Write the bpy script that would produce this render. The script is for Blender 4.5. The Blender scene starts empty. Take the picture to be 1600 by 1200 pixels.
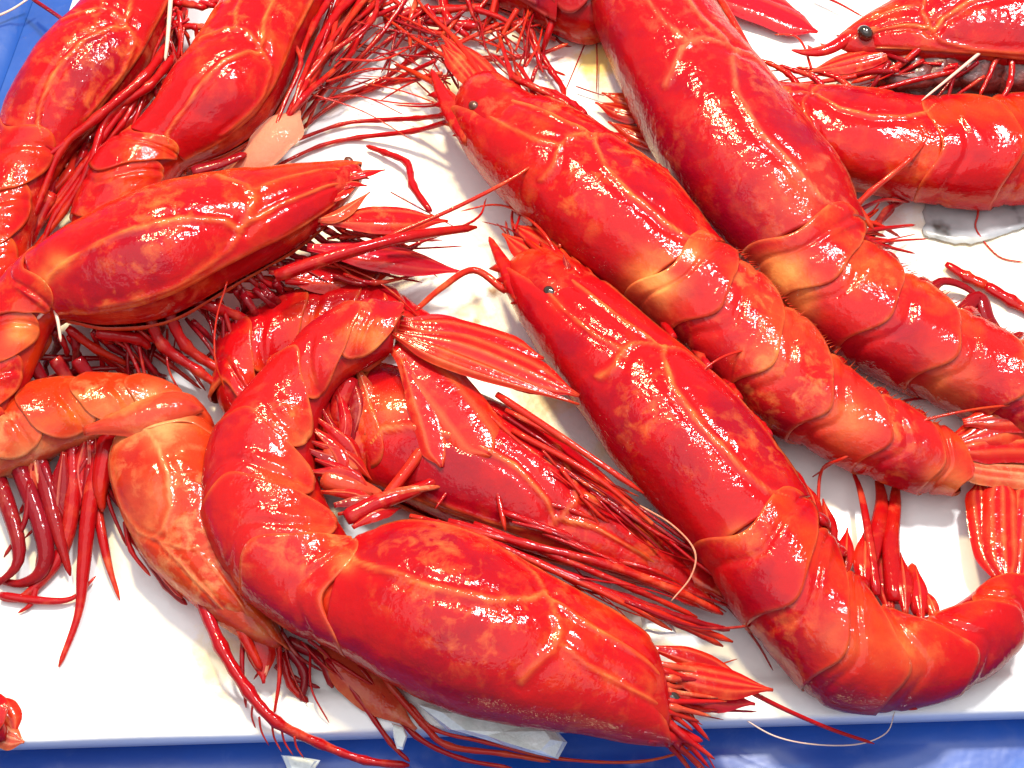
import bpy, math, random
from mathutils import Vector, noise
random.seed(7)
sc = bpy.context.scene
col = sc.collection
PI = math.pi

# ------------------------------------------------------------------ camera, world, light
S = 0.34 / 1600.0                       # metres per photograph pixel on the tray
TILT = math.radians(28)
DIST = 0.60
HF = 2 * math.atan(0.17 / DIST)
FPX = 800 / math.tan(HF / 2)
cam_d = bpy.data.cameras.new('camera'); cam = bpy.data.objects.new('camera', cam_d); col.objects.link(cam)
CAM = Vector((0, -math.sin(TILT) * DIST, math.cos(TILT) * DIST))
cam.location = CAM; cam.rotation_euler = (TILT, 0, 0)
cam_d.sensor_width = 36; cam_d.lens = 18 / math.tan(HF / 2)
cam_d.clip_start = 0.01; cam_d.clip_end = 100
sc.camera = cam
RIGHT = Vector((1, 0, 0)); UPC = Vector((0, math.cos(TILT), math.sin(TILT))); FWD = Vector((0, math.sin(TILT), -math.cos(TILT)))

world = bpy.data.worlds.new('World'); sc.world = world; world.use_nodes = True
bg = world.node_tree.nodes['Background']
bg.inputs[0].default_value = (0.93, 0.95, 1.0, 1); bg.inputs[1].default_value = 0.54

def lamp(name, loc, target, size, power, color):
    d = bpy.data.lights.new(name, 'AREA'); d.shape = 'DISK'; d.size = size; d.energy = power; d.color = color
    o = bpy.data.objects.new(name, d); col.objects.link(o); o.location = loc
    o.rotation_euler = (Vector(target) - Vector(loc)).to_track_quat('-Z', 'Y').to_euler()
    return o
lamp('stall_lamp', (-0.16, 0.46, 0.85), (0, 0, 0), 0.10, 10.5, (1.0, 0.82, 0.46))
lamp('stall_lamp_cool', (0.26, 0.34, 0.95), (0, 0, 0), 0.12, 9.5, (1.0, 0.98, 0.97))
lamp('overhead_fill', (-0.1, -0.1, 1.2), (0, 0, 0), 1.5, 9.0, (1.0, 0.98, 0.97))  # broad soft fill lamp added overhead to lift the shadows

sc.view_settings.view_transform = 'Standard'; sc.view_settings.look = 'None'
sc.view_settings.exposure = 0.0; sc.view_settings.gamma = 1.0

# ------------------------------------------------------------------ helpers
def P(px, py, h=0.0):
    """point at height h (in tray pixels) seen at a photograph pixel"""
    d = RIGHT * ((px - 800) / FPX) + UPC * (-(py - 600) / FPX) + FWD
    t = (h * S - CAM.z) / d.z
    return CAM + d * t
def pix(p):
    d = p - CAM; z = d.dot(FWD); return (800 + FPX * d.dot(RIGHT) / z, 600 - FPX * d.dot(UPC) / z)
def K(p):
    return (p - CAM).dot(FWD) / FPX     # metres per pixel at a point
def cr(pts, u):
    n = len(pts) - 1
    u = max(-0.35, min(n + 0.35, u)); i = max(0, min(n - 1, int(math.floor(u)))); t = u - i
    p1, p2 = pts[i], pts[i + 1]
    p0 = pts[i - 1] if i > 0 else p1 * 2 - p2
    p3 = pts[i + 2] if i + 2 <= n else p2 * 2 - p1
    return (p1 * 2 + (p2 - p0) * t + (p0 * 2 - p1 * 5 + p2 * 4 - p3) * (t * t) + (p1 * 3 - p0 - p2 * 3 + p3) * (t ** 3)) * 0.5
def lerp(a, b, t): return a + (b - a) * t
def sstep(a, b, x):
    t = max(0.0, min(1.0, (x - a) / (b - a))); return t * t * (3 - 2 * t)
def gauss(x, w): return math.exp(-(x / w) ** 2)

def mesh_obj(name, verts, faces, mat, parent=None, attrs=None, smooth=True):
    off = parent.matrix_world.translation if parent else Vector()
    if parent and parent.parent: off = parent.parent.location + parent.location
    elif parent: off = parent.location
    me = bpy.data.meshes.new(name)
    me.from_pydata([tuple(v - off) for v in verts], [], faces)
    if smooth: me.polygons.foreach_set('use_smooth', [True] * len(faces))
    for k, vals in (attrs or {}).items():
        a = me.attributes.new(k, 'FLOAT', 'POINT'); a.data.foreach_set('value', vals)
    me.materials.append(mat); me.update()
    o = bpy.data.objects.new(name, me); col.objects.link(o)
    if parent: o.parent = parent
    return o
def tag(o, label, cat, group=None, kind=None):
    if label: o['label'] = label
    if cat: o['category'] = cat
    if group: o['group'] = group
    if kind: o['kind'] = kind
    return o
def empty(name, loc):
    o = bpy.data.objects.new(name, None); col.objects.link(o); o.location = loc; o.empty_display_size = 0.01
    return o

# ------------------------------------------------------------------ materials
def nodes_of(name):
    m = bpy.data.materials.new(name); m.use_nodes = True
    return m, m.node_tree.nodes, m.node_tree.links, m.node_tree.nodes['Principled BSDF']
def noise_node(N, L, co, scale, detail=3, rough=0.55, dist=0.0, w=None):
    n = N.new('ShaderNodeTexNoise'); n.inputs['Scale'].default_value = scale; n.inputs['Detail'].default_value = detail
    n.inputs['Roughness'].default_value = rough; n.inputs['Distortion'].default_value = dist
    if w: n.noise_dimensions = '4D'; L.new(w, n.inputs['W'])
    L.new(co, n.inputs['Vector']); return n.outputs['Fac']
def ramp(N, L, fac, stops):
    r = N.new('ShaderNodeValToRGB'); e = r.color_ramp.elements
    while len(e) < len(stops): e.new(0.5)
    for k, (p, c) in enumerate(stops):
        e[k].position = p; e[k].color = c if len(c) == 4 else (*c, 1)
    L.new(fac, r.inputs[0]); return r.outputs[0]
def mix(N, L, fac, a, b):
    n = N.new('ShaderNodeMix'); n.data_type = 'RGBA'
    if isinstance(fac, float): n.inputs[0].default_value = fac
    else: L.new(fac, n.inputs[0])
    for s, v in ((6, a), (7, b)):
        if isinstance(v, tuple): n.inputs[s].default_value = (*v, 1) if len(v) == 3 else v
        else: L.new(v, n.inputs[s])
    return n.outputs[2]
def math_n(N, L, op, a, b=None, clamp=False):
    n = N.new('ShaderNodeMath'); n.operation = op; n.use_clamp = clamp
    for s, v in ((0, a), (1, b)):
        if v is None: continue
        if isinstance(v, (int, float)): n.inputs[s].default_value = v
        else: L.new(v, n.inputs[s])
    return n.outputs[0]

def shell_mat(name, red, orange, pale, deep, bump=0.5, rough=0.42, sss=0.25, pale_amt=0.5):
    m, N, L, b = nodes_of(name)
    tc = N.new('ShaderNodeTexCoord').outputs['Object']
    av = N.new('ShaderNodeAttribute'); av.attribute_name = 'vein'
    at = N.new('ShaderNodeAttribute'); at.attribute_name = 'tone'
    wv = math_n(N, L, 'MULTIPLY', N.new('ShaderNodeObjectInfo').outputs['Random'], 40.0)
    n1 = noise_node(N, L, tc, 45, 4, 0.55, 0.6, wv)
    n2 = noise_node(N, L, tc, 170, 5, 0.6, 0.4, wv)
    n3 = noise_node(N, L, tc, 25, 2, 0.5, 0.0, wv)
    t = math_n(N, L, 'ADD', math_n(N, L, 'MULTIPLY', math_n(N, L, 'SUBTRACT', n1, 0.5), 1.5), at.outputs['Fac'])
    t = math_n(N, L, 'ADD', t, math_n(N, L, 'MULTIPLY', math_n(N, L, 'SUBTRACT', n2, 0.5), 0.6), True)
    c = ramp(N, L, t, [(0.0, deep), (0.32, red), (0.52, red), (1.0, orange)])
    pf = ramp(N, L, n2, [(0.50, (0, 0, 0)), (0.74, (1, 1, 1))])
    pf = math_n(N, L, 'MULTIPLY', pf, ramp(N, L, n3, [(0.45, (0, 0, 0)), (0.62, (pale_amt,) * 3)]))
    c = mix(N, L, pf, c, pale)
    vf = math_n(N, L, 'MULTIPLY', av.outputs['Fac'], math_n(N, L, 'ADD', n2, 0.22), True)
    c = mix(N, L, vf, c, pale)
    L.new(c, b.inputs['Base Color'])
    b.inputs['Roughness'].default_value = rough
    b.inputs['Subsurface Weight'].default_value = sss
    b.inputs['Subsurface Radius'].default_value = (1.0, 0.10, 0.06)
    b.inputs['Subsurface Scale'].default_value = 0.004
    b.inputs['Specular IOR Level'].default_value = 0.0
    b.inputs['Coat Weight'].default_value = 0.75; b.inputs['Coat Roughness'].default_value = 0.11; b.inputs['Coat IOR'].default_value = 1.42
    nb = noise_node(N, L, tc, 900, 3, 0.6)
    nc = noise_node(N, L, tc, 260, 3, 0.55)
    hgt = math_n(N, L, 'ADD', math_n(N, L, 'MULTIPLY', nb, 0.35), nc)
    nd = noise_node(N, L, tc, 300, 2, 0.5, 0.5); ne = noise_node(N, L, tc, 750, 2, 0.5)
    hgt2 = math_n(N, L, 'ADD', nd, math_n(N, L, 'MULTIPLY', ne, 0.45))
    bp = N.new('ShaderNodeBump'); bp.inputs['Strength'].default_value = bump * 0.6; bp.inputs['Distance'].default_value = 0.0010
    L.new(hgt, bp.inputs['Height']); L.new(bp.outputs[0], b.inputs['Normal'])
    bp2 = N.new('ShaderNodeBump')
    nm = noise_node(N, L, tc, 34, 2, 0.5, 0.3, wv)
    L.new(ramp(N, L, nm, [(0.40, (bump * 0.85,) * 3), (0.62, (min(1.0, bump * 1.9),) * 3)]), bp2.inputs['Strength']); bp2.inputs['Distance'].default_value = 0.0005
    L.new(hgt2, bp2.inputs['Height']); L.new(bp2.outputs[0], b.inputs['Coat Normal'])
    return m
RED = (0.40, 0.0036, 0.0062); ORG = (0.52, 0.034, 0.005); PALE = (0.72, 0.22, 0.05); DEEP = (0.28, 0.002, 0.010)
M_RED = shell_mat('wet_red_shell', RED, ORG, PALE, DEEP)
M_TAIL = shell_mat('wet_orange_red_tail_shell', (0.42, 0.008, 0.009), (0.54, 0.052, 0.010), (0.74, 0.25, 0.07), (0.30, 0.003, 0.012), pale_amt=0.75)
M_CRIM = shell_mat('wet_crimson_shell', (0.34, 0.003, 0.008), (0.44, 0.014, 0.005), (0.66, 0.14, 0.10), (0.18, 0.002, 0.014))
M_ORG = shell_mat('wet_orange_shell', (0.46, 0.028, 0.006), (0.52, 0.085, 0.005), (0.66, 0.28, 0.11), (0.38, 0.010, 0.008), pale_amt=0.9)
M_PINK = shell_mat('bruised_pink_shell', (0.36, 0.004, 0.008), (0.47, 0.030, 0.005), (0.66, 0.22, 0.09), (0.26, 0.002, 0.014), pale_amt=0.35)
M_FLESH = shell_mat('wet_flesh', (0.46, 0.045, 0.02), (0.60, 0.19, 0.06), (0.72, 0.40, 0.20), (0.34, 0.015, 0.014), pale_amt=0.8)
M_LEG = shell_mat('wet_leg_shell', (0.34, 0.003, 0.005), (0.48, 0.026, 0.004), (0.75, 0.17, 0.07), (0.34, 0.006, 0.016), bump=0.35)
M_LEGD = shell_mat('dark_leg_shell', (0.21, 0.003, 0.007), (0.34, 0.009, 0.006), (0.6, 0.16, 0.10), (0.20, 0.006, 0.016), bump=0.35)
M_ANT = shell_mat('feeler_shell', (0.44, 0.016, 0.008), (0.54, 0.06, 0.008), (0.80, 0.26, 0.10), (0.5, 0.016, 0.012), bump=0.2)
M_FIN = shell_mat('tail_fin_shell', (0.40, 0.004, 0.006), (0.50, 0.024, 0.004), (0.80, 0.2, 0.06), (0.45, 0.006, 0.018), bump=0.3)
M_FIND = shell_mat('dark_tail_fin_shell', (0.42, 0.006, 0.018), (0.5, 0.012, 0.018), (0.6, 0.1, 0.05), (0.33, 0.004, 0.024), bump=0.3)
M_MEMB = shell_mat('pale_membrane', (0.56, 0.20, 0.13), (0.66, 0.30, 0.20), (0.74, 0.42, 0.32), (0.46, 0.12, 0.09), bump=0.6, pale_amt=0.9)
M_MEMB.node_tree.nodes['Principled BSDF'].inputs['Coat Weight'].default_value = 0.25
M_WHISK = shell_mat('pale_whisker', (0.80, 0.50, 0.42), (0.82, 0.55, 0.45), (0.85, 0.7, 0.6), (0.75, 0.4, 0.3), bump=0.2)

def simple(name, c, rough, coat=0.0, c2=None, scale=100, bump=0.0, bscale=200, bdist=0.001):
    m, N, L, b = nodes_of(name)
    tc = N.new('ShaderNodeTexCoord').outputs['Object']
    n = noise_node(N, L, tc, scale, 5, 0.6)
    L.new(ramp(N, L, n, [(0.3, c), (0.7, c2 or c)]), b.inputs['Base Color'])
    b.inputs['Roughness'].default_value = rough; b.inputs['Coat Weight'].default_value = coat; b.inputs['Coat Roughness'].default_value = 0.05
    if bump:
        bp = N.new('ShaderNodeBump'); bp.inputs['Strength'].default_value = bump; bp.inputs['Distance'].default_value = bdist
        L.new(noise_node(N, L, tc, bscale, 4), bp.inputs['Height']); L.new(bp.outputs[0], b.inputs['Normal'])
    return m
M_EYE = simple('black_eye', (0.012, 0.008, 0.006), 0.12, 1.0, (0.035, 0.018, 0.010), 400)
M_EYEB = simple('brown_eye', (0.06, 0.015, 0.008), 0.3, 0.6, (0.12, 0.03, 0.012), 400)
M_CAV = simple('hollow_shade', (0.05, 0.008, 0.006), 0.35, 0.5, (0.16, 0.015, 0.012), 300, 0.8, 300)  # dark colour carries the shade of a hollow underside

# ------------------------------------------------------------------ primitive builders
def grid_faces(nu, nv, off=0, closed_v=False):
    f = []
    for i in range(nu - 1):
        for j in range(nv if closed_v else nv - 1):
            a = off + i * nv + j; b = off + i * nv + (j + 1) % nv
            f.append((a, b, b + nv, a + nv))
    return f

def tube_data(pts, radii, jointed=False, seg=6, nv=8, flat=1.0, wob=0.0):
    n = len(pts) - 1; V = []; T = []; nu = n * seg + 1
    if not isinstance(radii, (list, tuple)): radii = [radii, radii * 0.5]
    prev = None
    for i in range(nu):
        u = i / seg
        p = cr(pts, u); d = (cr(pts, u + 0.04) - cr(pts, u - 0.04))
        if d.length < 1e-9: d = Vector((1, 0, 0))
        d.normalize()
        up = Vector((0, 0, 1)) if prev is None else prev
        b = up - d * up.dot(d)
        if b.length < 1e-4: b = Vector((0, 1, 0)) - d * d.y
        b.normalize(); prev = b; s = d.cross(b)
        f = u / n * (len(radii) - 1); k = min(len(radii) - 2, int(f)); r = lerp(radii[k], radii[k + 1], f - k)
        if jointed:
            dj = abs(u - round(u)); 
            if 0 < round(u) < n: r *= 1 + 0.18 * gauss(dj, 0.10) - 0.14 * gauss(dj - 0.28, 0.12)
        if i == nu - 1: r *= 0.35
        if i == 0: r *= 0.8
        for j in range(nv):
            a = 2 * PI * j / nv
            rr = r * (1 + wob * noise.noise(p * 400 + Vector((a, 0, 0))))
            V.append(p + s * (math.cos(a) * rr) + b * (math.sin(a) * rr * flat)); T.append(0.3 + 0.4 * (i / nu))
    F = grid_faces(nu, nv, 0, True)
    F.append(tuple(range(nv))[::-1]); F.append(tuple(range((nu - 1) * nv, nu * nv)))
    return V, F, T

def tube(name, parent, px, r, mat=None, jointed=False, flat=1.0, seg=6, nv=8):
    """px: list of (x, y, h) photograph pixels; r: radii in pixels"""
    pts = [P(*p) for p in px]
    k = K(pts[len(pts) // 2])
    fine = 0.86 if name in ('walking_leg', 'feeler', 'mouth_bristle') else 1.0
    rr = [q * k * fine for q in (r if isinstance(r, (list, tuple)) else [r, r * 0.5])]
    V, F, T = tube_data(pts, rr, jointed, seg, nv, flat)
    return mesh_obj(name, V, F, mat or M_LEG, parent, {'tone': T, 'vein': [0.0] * len(V)})

def blade(name, parent, px, w, mat=None, th=5, up=None, trunc=0.55, ribs=3, curl=0.25, nu=22, nv=13, tw=0.0):
    """leaf or fin: px centre line in pixels, w greatest half width, th thickness"""
    pts = [P(*p) for p in px]; k = K(pts[len(pts) // 2]); n = len(pts) - 1
    V = []; T = []; G = []
    rows = []
    for i in range(nu):
        t = i / (nu - 1); u = t * n
        p = cr(pts, u); d = (cr(pts, u + 0.05) - cr(pts, u - 0.05)).normalized()
        z = (up or Vector((0, 0, 1))); b = (z - d * z.dot(d)).normalized(); s = d.cross(b)
        if tw:
            c_, s_ = math.cos(tw), math.sin(tw); s, b = s * c_ + b * s_, b * c_ - s * s_
        prof = (0.28 + 0.72 * sstep(0, 0.45, t)) * (1 - (sstep(trunc, 1.0, t) ** 1.6) * 0.9)
        hw = w * k * prof
        ht = th * k * (0.5 + 0.5 * prof) * (1 - 0.5 * t)
        for side in (1, -1):
            for j in range(nv):
                v = j / (nv - 1) * 2 - 1
                rib = sum(gauss(v - r_, 0.09) for r_ in [(-0.55 + 1.1 * q / max(1, ribs - 1)) if ribs > 1 else 0.0 for q in range(ribs)])
                fall = curl * hw * v * v
                edge = math.sqrt(max(0.0, 1 - v ** 4))
                jag = 1 + 0.03 * noise.noise(Vector((v * 5 + p.x * 300, t * 9, p.y * 200)))
                y = side * ht * edge * (0.55 + 0.5 * rib) - fall
                V.append(p + s * (v * hw * jag) + b * y); T.append(0.35 + 0.3 * abs(v)); G.append(min(1, rib * 0.55 if side == 1 else 0))
    F = []
    row = 2 * nv
    for i in range(nu - 1):
        for j in range(nv - 1):
            a = i * row + j; F.append((a, a + 1, a + 1 + row, a + row))
            a = i * row + nv + j; F.append((a, a + row, a + 1 + row, a + 1))
        for j in (0, nv - 1):
            a = i * row + j; b_ = i * row + nv + j
            F.append((a, a + row, b_ + row, b_) if j == 0 else (a, b_, b_ + row, a + row))
    for i in (0, nu - 1):
        r0 = i * row
        for j in range(nv - 1):
            q = (r0 + j, r0 + nv + j, r0 + nv + j + 1, r0 + j + 1); F.append(q if i == 0 else q[::-1])
    return mesh_obj(name, V, F, mat or M_FIN, parent, {'tone': T, 'vein': G})

def ball_data(c, r, sx=1.0, n=14, m=20, ax=Vector((1, 0, 0)), wob=0.0):
    V = []; 
    for i in range(n + 1):
        th = PI * i / n
        for j in range(m):
            a = 2 * PI * j / m
            d = Vector((math.sin(th) * math.cos(a), math.sin(th) * math.sin(a), math.cos(th)))
            p = d * r; p += ax * (p.dot(ax) * (sx - 1))
            if wob: p *= 1 + wob * noise.noise(c * 90 + d * 2.2)
            V.append(c + p)
    F = []
    for i in range(n):
        for j in range(m):
            a = i * m + j; b = i * m + (j + 1) % m; F.append((a, a + m, b + m, b))
    return V, F

# ------------------------------------------------------------------ carapace relief (s: 0 rear .. 1 front, q: 0 back .. 1 belly)
FEAT = [
    ([(0.02, .66), (0.06, .58), (0.15, .525), (0.3, .49), (0.45, .52), (0.55, .60), (0.585, .68)], 1.0),
    ([(0.585, .68), (0.55, .76), (0.42, .82), (0.2, .83)], 0.6),
    ([(0.585, .66), (0.7, .60), (0.85, .575), (0.97, .57)], 1.0),
    ([(0.60, .64), (0.635, .52), (0.62, .42), (0.56, .33), (0.52, .26)], 0.75),
    ([(0.63, .47), (0.72, .41), (0.85, .38), (0.97, .37)], 0.7),
    ([(0.1, .90), (0.5, .885), (0.9, .82)], 0.8),
]
def seg_dist(p, a, b):
    dx, dy = b[0] - a[0], b[1] - a[1]
    t = max(0, min(1, ((p[0] - a[0]) * dx + (p[1] - a[1]) * dy) / (dx * dx + dy * dy + 1e-12)))
    ex, ey = p[0] - a[0] - t * dx, p[1] - a[1] - t * dy
    return math.hypot(ex, ey), (dx * ey - dy * ex)
def relief(s, q, amt):
    h = 0.0; v = 0.0
    p = (s * 1.5, q)
    for line, wgt in FEAT:
        best = (9, 0)
        for a, b in zip(line, line[1:]):
            d = seg_dist(p, (a[0] * 1.5, a[1]), (b[0] * 1.5, b[1]))
            if d[0] < best[0]: best = d
        d = best[0]
        h += wgt * (1.0 * gauss(d, 0.012) - 1.0 * gauss(d - 0.032, 0.02))
        v = max(v, wgt * gauss(d, 0.010))
    return h * amt, v

class Prawn:
    def __init__(self, name, label, st, c0, seg, mat, mats=None, thk=0.39, orange=0.0, group='red prawns heaped on the white tray', featamt=1.0, roll=0.0, pale=(), notch=0.45, tailmat=None):
        self.tailmat = tailmat
        """st: (Dx, Dy, Vx, Vy, h) stations from tail to head; c0: station where the carapace starts; seg: number of tail segments shown"""
        self.D = [P(a, b, h) for a, b, c, d, h in st]; self.Vn = [P(c, d, h) for a, b, c, d, h in st]
        self.th = [Vector((thk * (x - y).length, 0, 0)) for x, y in zip(self.D, self.Vn)]
        self.n = len(st) - 1; self.c0 = c0; self.mat = mat; self.orange = orange; self.featamt = featamt; self.roll = roll; self.notch = notch; self.pale = [(x, y, r_, a_) for x, y, h, r_, a_ in pale]; self.deepback = 0.22 if orange < 0.14 else 0.0; self.kids = {}
        m = (self.D[c0] + self.Vn[c0]) / 2
        self.root = empty(name, Vector((m.x, m.y, max(0.0, m.z - self.th[c0].x))))
        tag(self.root, label, 'prawn', group)
        self.segs = seg; self.mm = (m - CAM).length / FPX
        self.build()
    def frame(self, u):
        d = cr(self.D, u); v = cr(self.Vn, u); c = (d + v) / 2; a = (d - v) / 2
        c2 = (cr(self.D, u + .05) + cr(self.Vn, u + .05)) / 2; c1 = (cr(self.D, u - .05) + cr(self.Vn, u - .05)) / 2
        T = (c2 - c1).normalized()
        b = T.cross(a)
        if b.z < 0: b = -b
        if b.length < 1e-9: b = Vector((0, 0, 1))
        b.normalize()
        return c, a, b * cr(self.th, u).x, T
    def pt(self, u, phi, inf=0.0, scale=1.0):
        c, a, b, T = self.frame(u)
        co, si = math.cos(phi), math.sin(phi)
        bel = 1 - 0.16 * max(0, -co) ** 1.5 + 0.05 * max(0, co)
        si2 = math.copysign(abs(si) ** 0.88, si)
        r = a * (co * scale) + b * (si2 * bel * scale)
        if inf:
            nrm = (a.normalized() * (co / max(a.length, 1e-6)) + b.normalized() * (si / max(b.length, 1e-6)))
            r += nrm.normalized() * inf
        return c + r
    def shell(self, name, u0, u1, nu, nv, qend, inflate, tone, carapace=False, mat=None, lip=True, u1f=None, bow=0.0):
        V = []; A = []; B = []
        for i in range(nu):
            t = i / (nu - 1)
            qe = qend(t)
            for j in range(nv):
                w = j / (nv - 1) * 2 - 1
                phi = w * qe * PI; q = abs(w) * qe
                uu = lerp(u0, u1 if not u1f else u1f(q, phi), t) - bow * (gauss(q - 0.36, 0.17) - 0.5 * gauss(q - 0.78, 0.14))
                inf = inflate(t, q); vein = 0.0
                if carapace:
                    h, vein = relief(t, q, 2.3 * self.featamt * self.mm)
                    inf += h
                p = self.pt(uu, phi)
                inf += self.mm * (1.6 * noise.noise(p * 120) + 0.5 * noise.noise(p * 420))
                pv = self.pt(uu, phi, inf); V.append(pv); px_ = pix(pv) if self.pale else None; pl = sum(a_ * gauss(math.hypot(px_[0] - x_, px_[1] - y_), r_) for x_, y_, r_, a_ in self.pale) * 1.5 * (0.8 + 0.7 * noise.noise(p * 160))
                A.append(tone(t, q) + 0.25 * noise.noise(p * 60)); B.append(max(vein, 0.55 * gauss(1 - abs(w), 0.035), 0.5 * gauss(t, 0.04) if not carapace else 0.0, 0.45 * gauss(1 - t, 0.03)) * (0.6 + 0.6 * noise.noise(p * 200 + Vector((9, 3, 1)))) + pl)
        F = grid_faces(nu, nv)
        if lip:
            border = [j for j in range(nv)] + [i * nv + nv - 1 for i in range(1, nu)] + [(nu - 1) * nv + j for j in range(nv - 2, -1, -1)] + [i * nv for i in range(nu - 2, 0, -1)]
            base = len(V)
            for k in border:
                i, j = divmod(k, nv); t = i / (nu - 1); w = j / (nv - 1) * 2 - 1; qe = qend(t); q = abs(w) * qe
                uu = lerp(u0, u1 if not u1f else u1f(q, w * qe * PI), t) - bow * (gauss(q - 0.36, 0.17) - 0.5 * gauss(q - 0.78, 0.14))
                V.append(self.pt(uu, w * qe * PI, inflate(t, q) - 6 * self.mm)); A.append(0.4); B.append(0.2)
            nb = len(border)
            for k in range(nb):
                k2 = (k + 1) % nb; F.append((border[k2], border[k], base + k, base + k2))
        self.kids[name] = ob = mesh_obj(name, V, F, mat or self.mat, self.root, {'tone': [max(-0.5, min(1.5, x)) for x in A], 'vein': [max(0, x) for x in B]})
        return ob
    def build(self):
        # the soft body, one continuous mesh from tail to head
        nu, nv = self.n * 6 + 3, 24; V = []; T = []
        for i in range(nu):
            u = i / 6
            sc_ = 0.90
            if i == 0: sc_ = 0.5
            if i == nu - 3: sc_ = 0.84
            if i == nu - 2: sc_ = 0.66
            if i == nu - 1: sc_ = 0.3
            for j in range(nv):
                p = self.pt(u, 2 * PI * j / nv, 0, sc_); V.append(p); T.append(0.55 + 0.4 * noise.noise(p * 150))
        F = grid_faces(nu, nv, 0, True); F.append(tuple(range(nv))[::-1]); F.append(tuple(range((nu - 1) * nv, nu * nv)))
        mesh_obj('body', V, F, M_LEG if self.mat is not M_ORG else M_FLESH, self.root, {'tone': T, 'vein': [0.0] * len(V)})
        # head shell
        o = self.orange
        if self.n > self.c0:
            self.shell('carapace', self.c0 - 0.12, self.n, 110, 121, lambda t: 0.90 - 0.10 * t + 0.0 * t,
                       lambda t, q: -9 * self.mm * sstep(0.86, 1.0, t) * sstep(0.1, 0.4, q), lambda t, q: 0.40 + o * gauss(q, 0.30) - self.deepback * gauss(q - 0.08, 0.2) - 0.30 * gauss(t - 0.3, 0.22) * gauss(q - 0.66, 0.14) + 0.10 * gauss(t - 0.9, 0.2), True,
                       u1f=lambda q, phi: self.n - self.notch * sstep(0.16, 0.42, q) + 0.15 * gauss(q, 0.12))
        # tail shell rings, each lapping over the next towards the tail
        if self.segs:
            step = self.c0 / self.segs
            for k in range(self.segs):
                hi = self.c0 - k * step + (0.16 if k == 0 else 0.05); lo = self.c0 - (k + 1) * step - 0.12 * step
                lo = max(lo, -0.05)
                amp = 4.6 * self.mm; sg = step
                self.shell('tail_segment', hi, lo, 26, 73, lambda t: 0.60 + 0.22 * max(0.0, math.sin(PI * min(1, max(0, t)))) ** 0.6,
                           lambda t, q: amp * (0.18 + 0.95 * t * t * (1 - 0.3 * q)) * (1 if k else 1.15) - 3 * self.mm * gauss(t - 0.33, 0.05) + self.mm * 3 * gauss(t - 0.45, 0.08) * gauss(q - 0.6, 0.15),
                           lambda t, q: 0.36 + 0.42 * gauss(q - 0.62, 0.17) + o * 0.6 * gauss(q, 0.3) - self.deepback * gauss(q - 0.1, 0.18) - 0.1 * gauss(t - 0.5, 0.3), mat=self.tailmat, bow=0.30 * step)
    # ---- extras placed by photograph pixels
    def tube(self, name, px, r, mat=None, **k): return tube(name, self.root, px, r, mat, **k)
    def blade(self, name, px, w, mat=None, **k): return blade(name, self.kids.get('tail_segment', self.root) if name in ('tail_fin', 'tail_spike') else self.root, px, w, mat, **k)
    def eye(self, x, y, h, r, mat=None, stalk=None):
        c = P(x, y, h); k = K(c); V, F = ball_data(c, r * k, 1.25, ax=Vector((0.7, -0.7, 0)))
        e = mesh_obj('eye', V, F, mat or M_EYE, self.root)
        if stalk:
            V, F, T = tube_data([P(*stalk), (P(*stalk) + c) / 2, c], [r * k * 0.75, r * k * 0.6, r * k * 0.7])
            mesh_obj('eye_stalk', V, F, M_FLESH, e, {'tone': T, 'vein': [0.0] * len(V)})
        return e
    def rostrum(self, px, r, teeth=5, side=1, tl=9, mat=None):
        pts = [P(*p) for p in px]; k = K(pts[0])
        V, F, T = tube_data(pts, [r * k, r * 0.75 * k, r * 0.15 * k], seg=8, nv=10, flat=0.7)
        n = len(pts) - 1
        for q in range(teeth):
            u = n * (0.12 + 0.7 * q / max(1, teeth))
            p = cr(pts, u); d = (cr(pts, u + .05) - cr(pts, u - .05)).normalized(); s = d.cross(Vector((0, 0, 1))).normalized() * side
            b0 = len(V); rb = r * 0.5 * k
            tip = p + s * (r * 0.7 * k + tl * k) + d * (tl * 0.8 * k)
            ring = [p + s * (r * 0.45 * k) + d * (math.cos(a) * rb) + Vector((0, 0, 1)) * (math.sin(a) * rb * 0.5) for a in [2 * PI * z / 6 for z in range(6)]]
            V += ring + [tip]; T += [0.5] * 7
            for z in range(6): F.append((b0 + z, b0 + (z + 1) % 6, b0 + 6))
        return mesh_obj('rostrum', V, F, mat or self.mat, self.kids.get('carapace', self.root), {'tone': T, 'vein': [0.0] * len(V)})
    def belly_legs(self, us, length, sweep, h_end, r=6, fold=0.5, mat=None, name='walking_leg', q=0.86):
        """jointed legs from the belly margin: sweep = how far they lie towards the head"""
        for i, u in enumerate(us):
            c, a, b, T = self.frame(u)
            base = self.pt(u, q * PI, -4 * self.mm); out = -a.normalized()
            L_ = length * self.mm * random.uniform(0.85, 1.12)
            d1 = (out * (1 - fold) + T * sweep * 0.6).normalized(); d2 = (out * 0.25 + T * sweep).normalized()
            p1 = base + d1 * L_ * 0.32; p2 = p1 + d2 * L_ * 0.42; p3 = p2 + (d2 + out * random.uniform(-.25, .35)).normalized() * L_ * 0.35
            for p, f in ((p1, 0.7), (p2, 0.35), (p3, 0.0)):
                p.z = lerp(h_end * S, base.z, f) + random.uniform(0, 4) * S
            rr = r * self.mm
            V, F, T_ = tube_data([base, p1, p2, p3], [rr * 1.2, rr, rr * 0.8, rr * 0.45], True, 7, 8)
            mesh_obj(name, V, F, mat or M_LEG, self.root, {'tone': T_, 'vein': [0.0] * len(V)})
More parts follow.
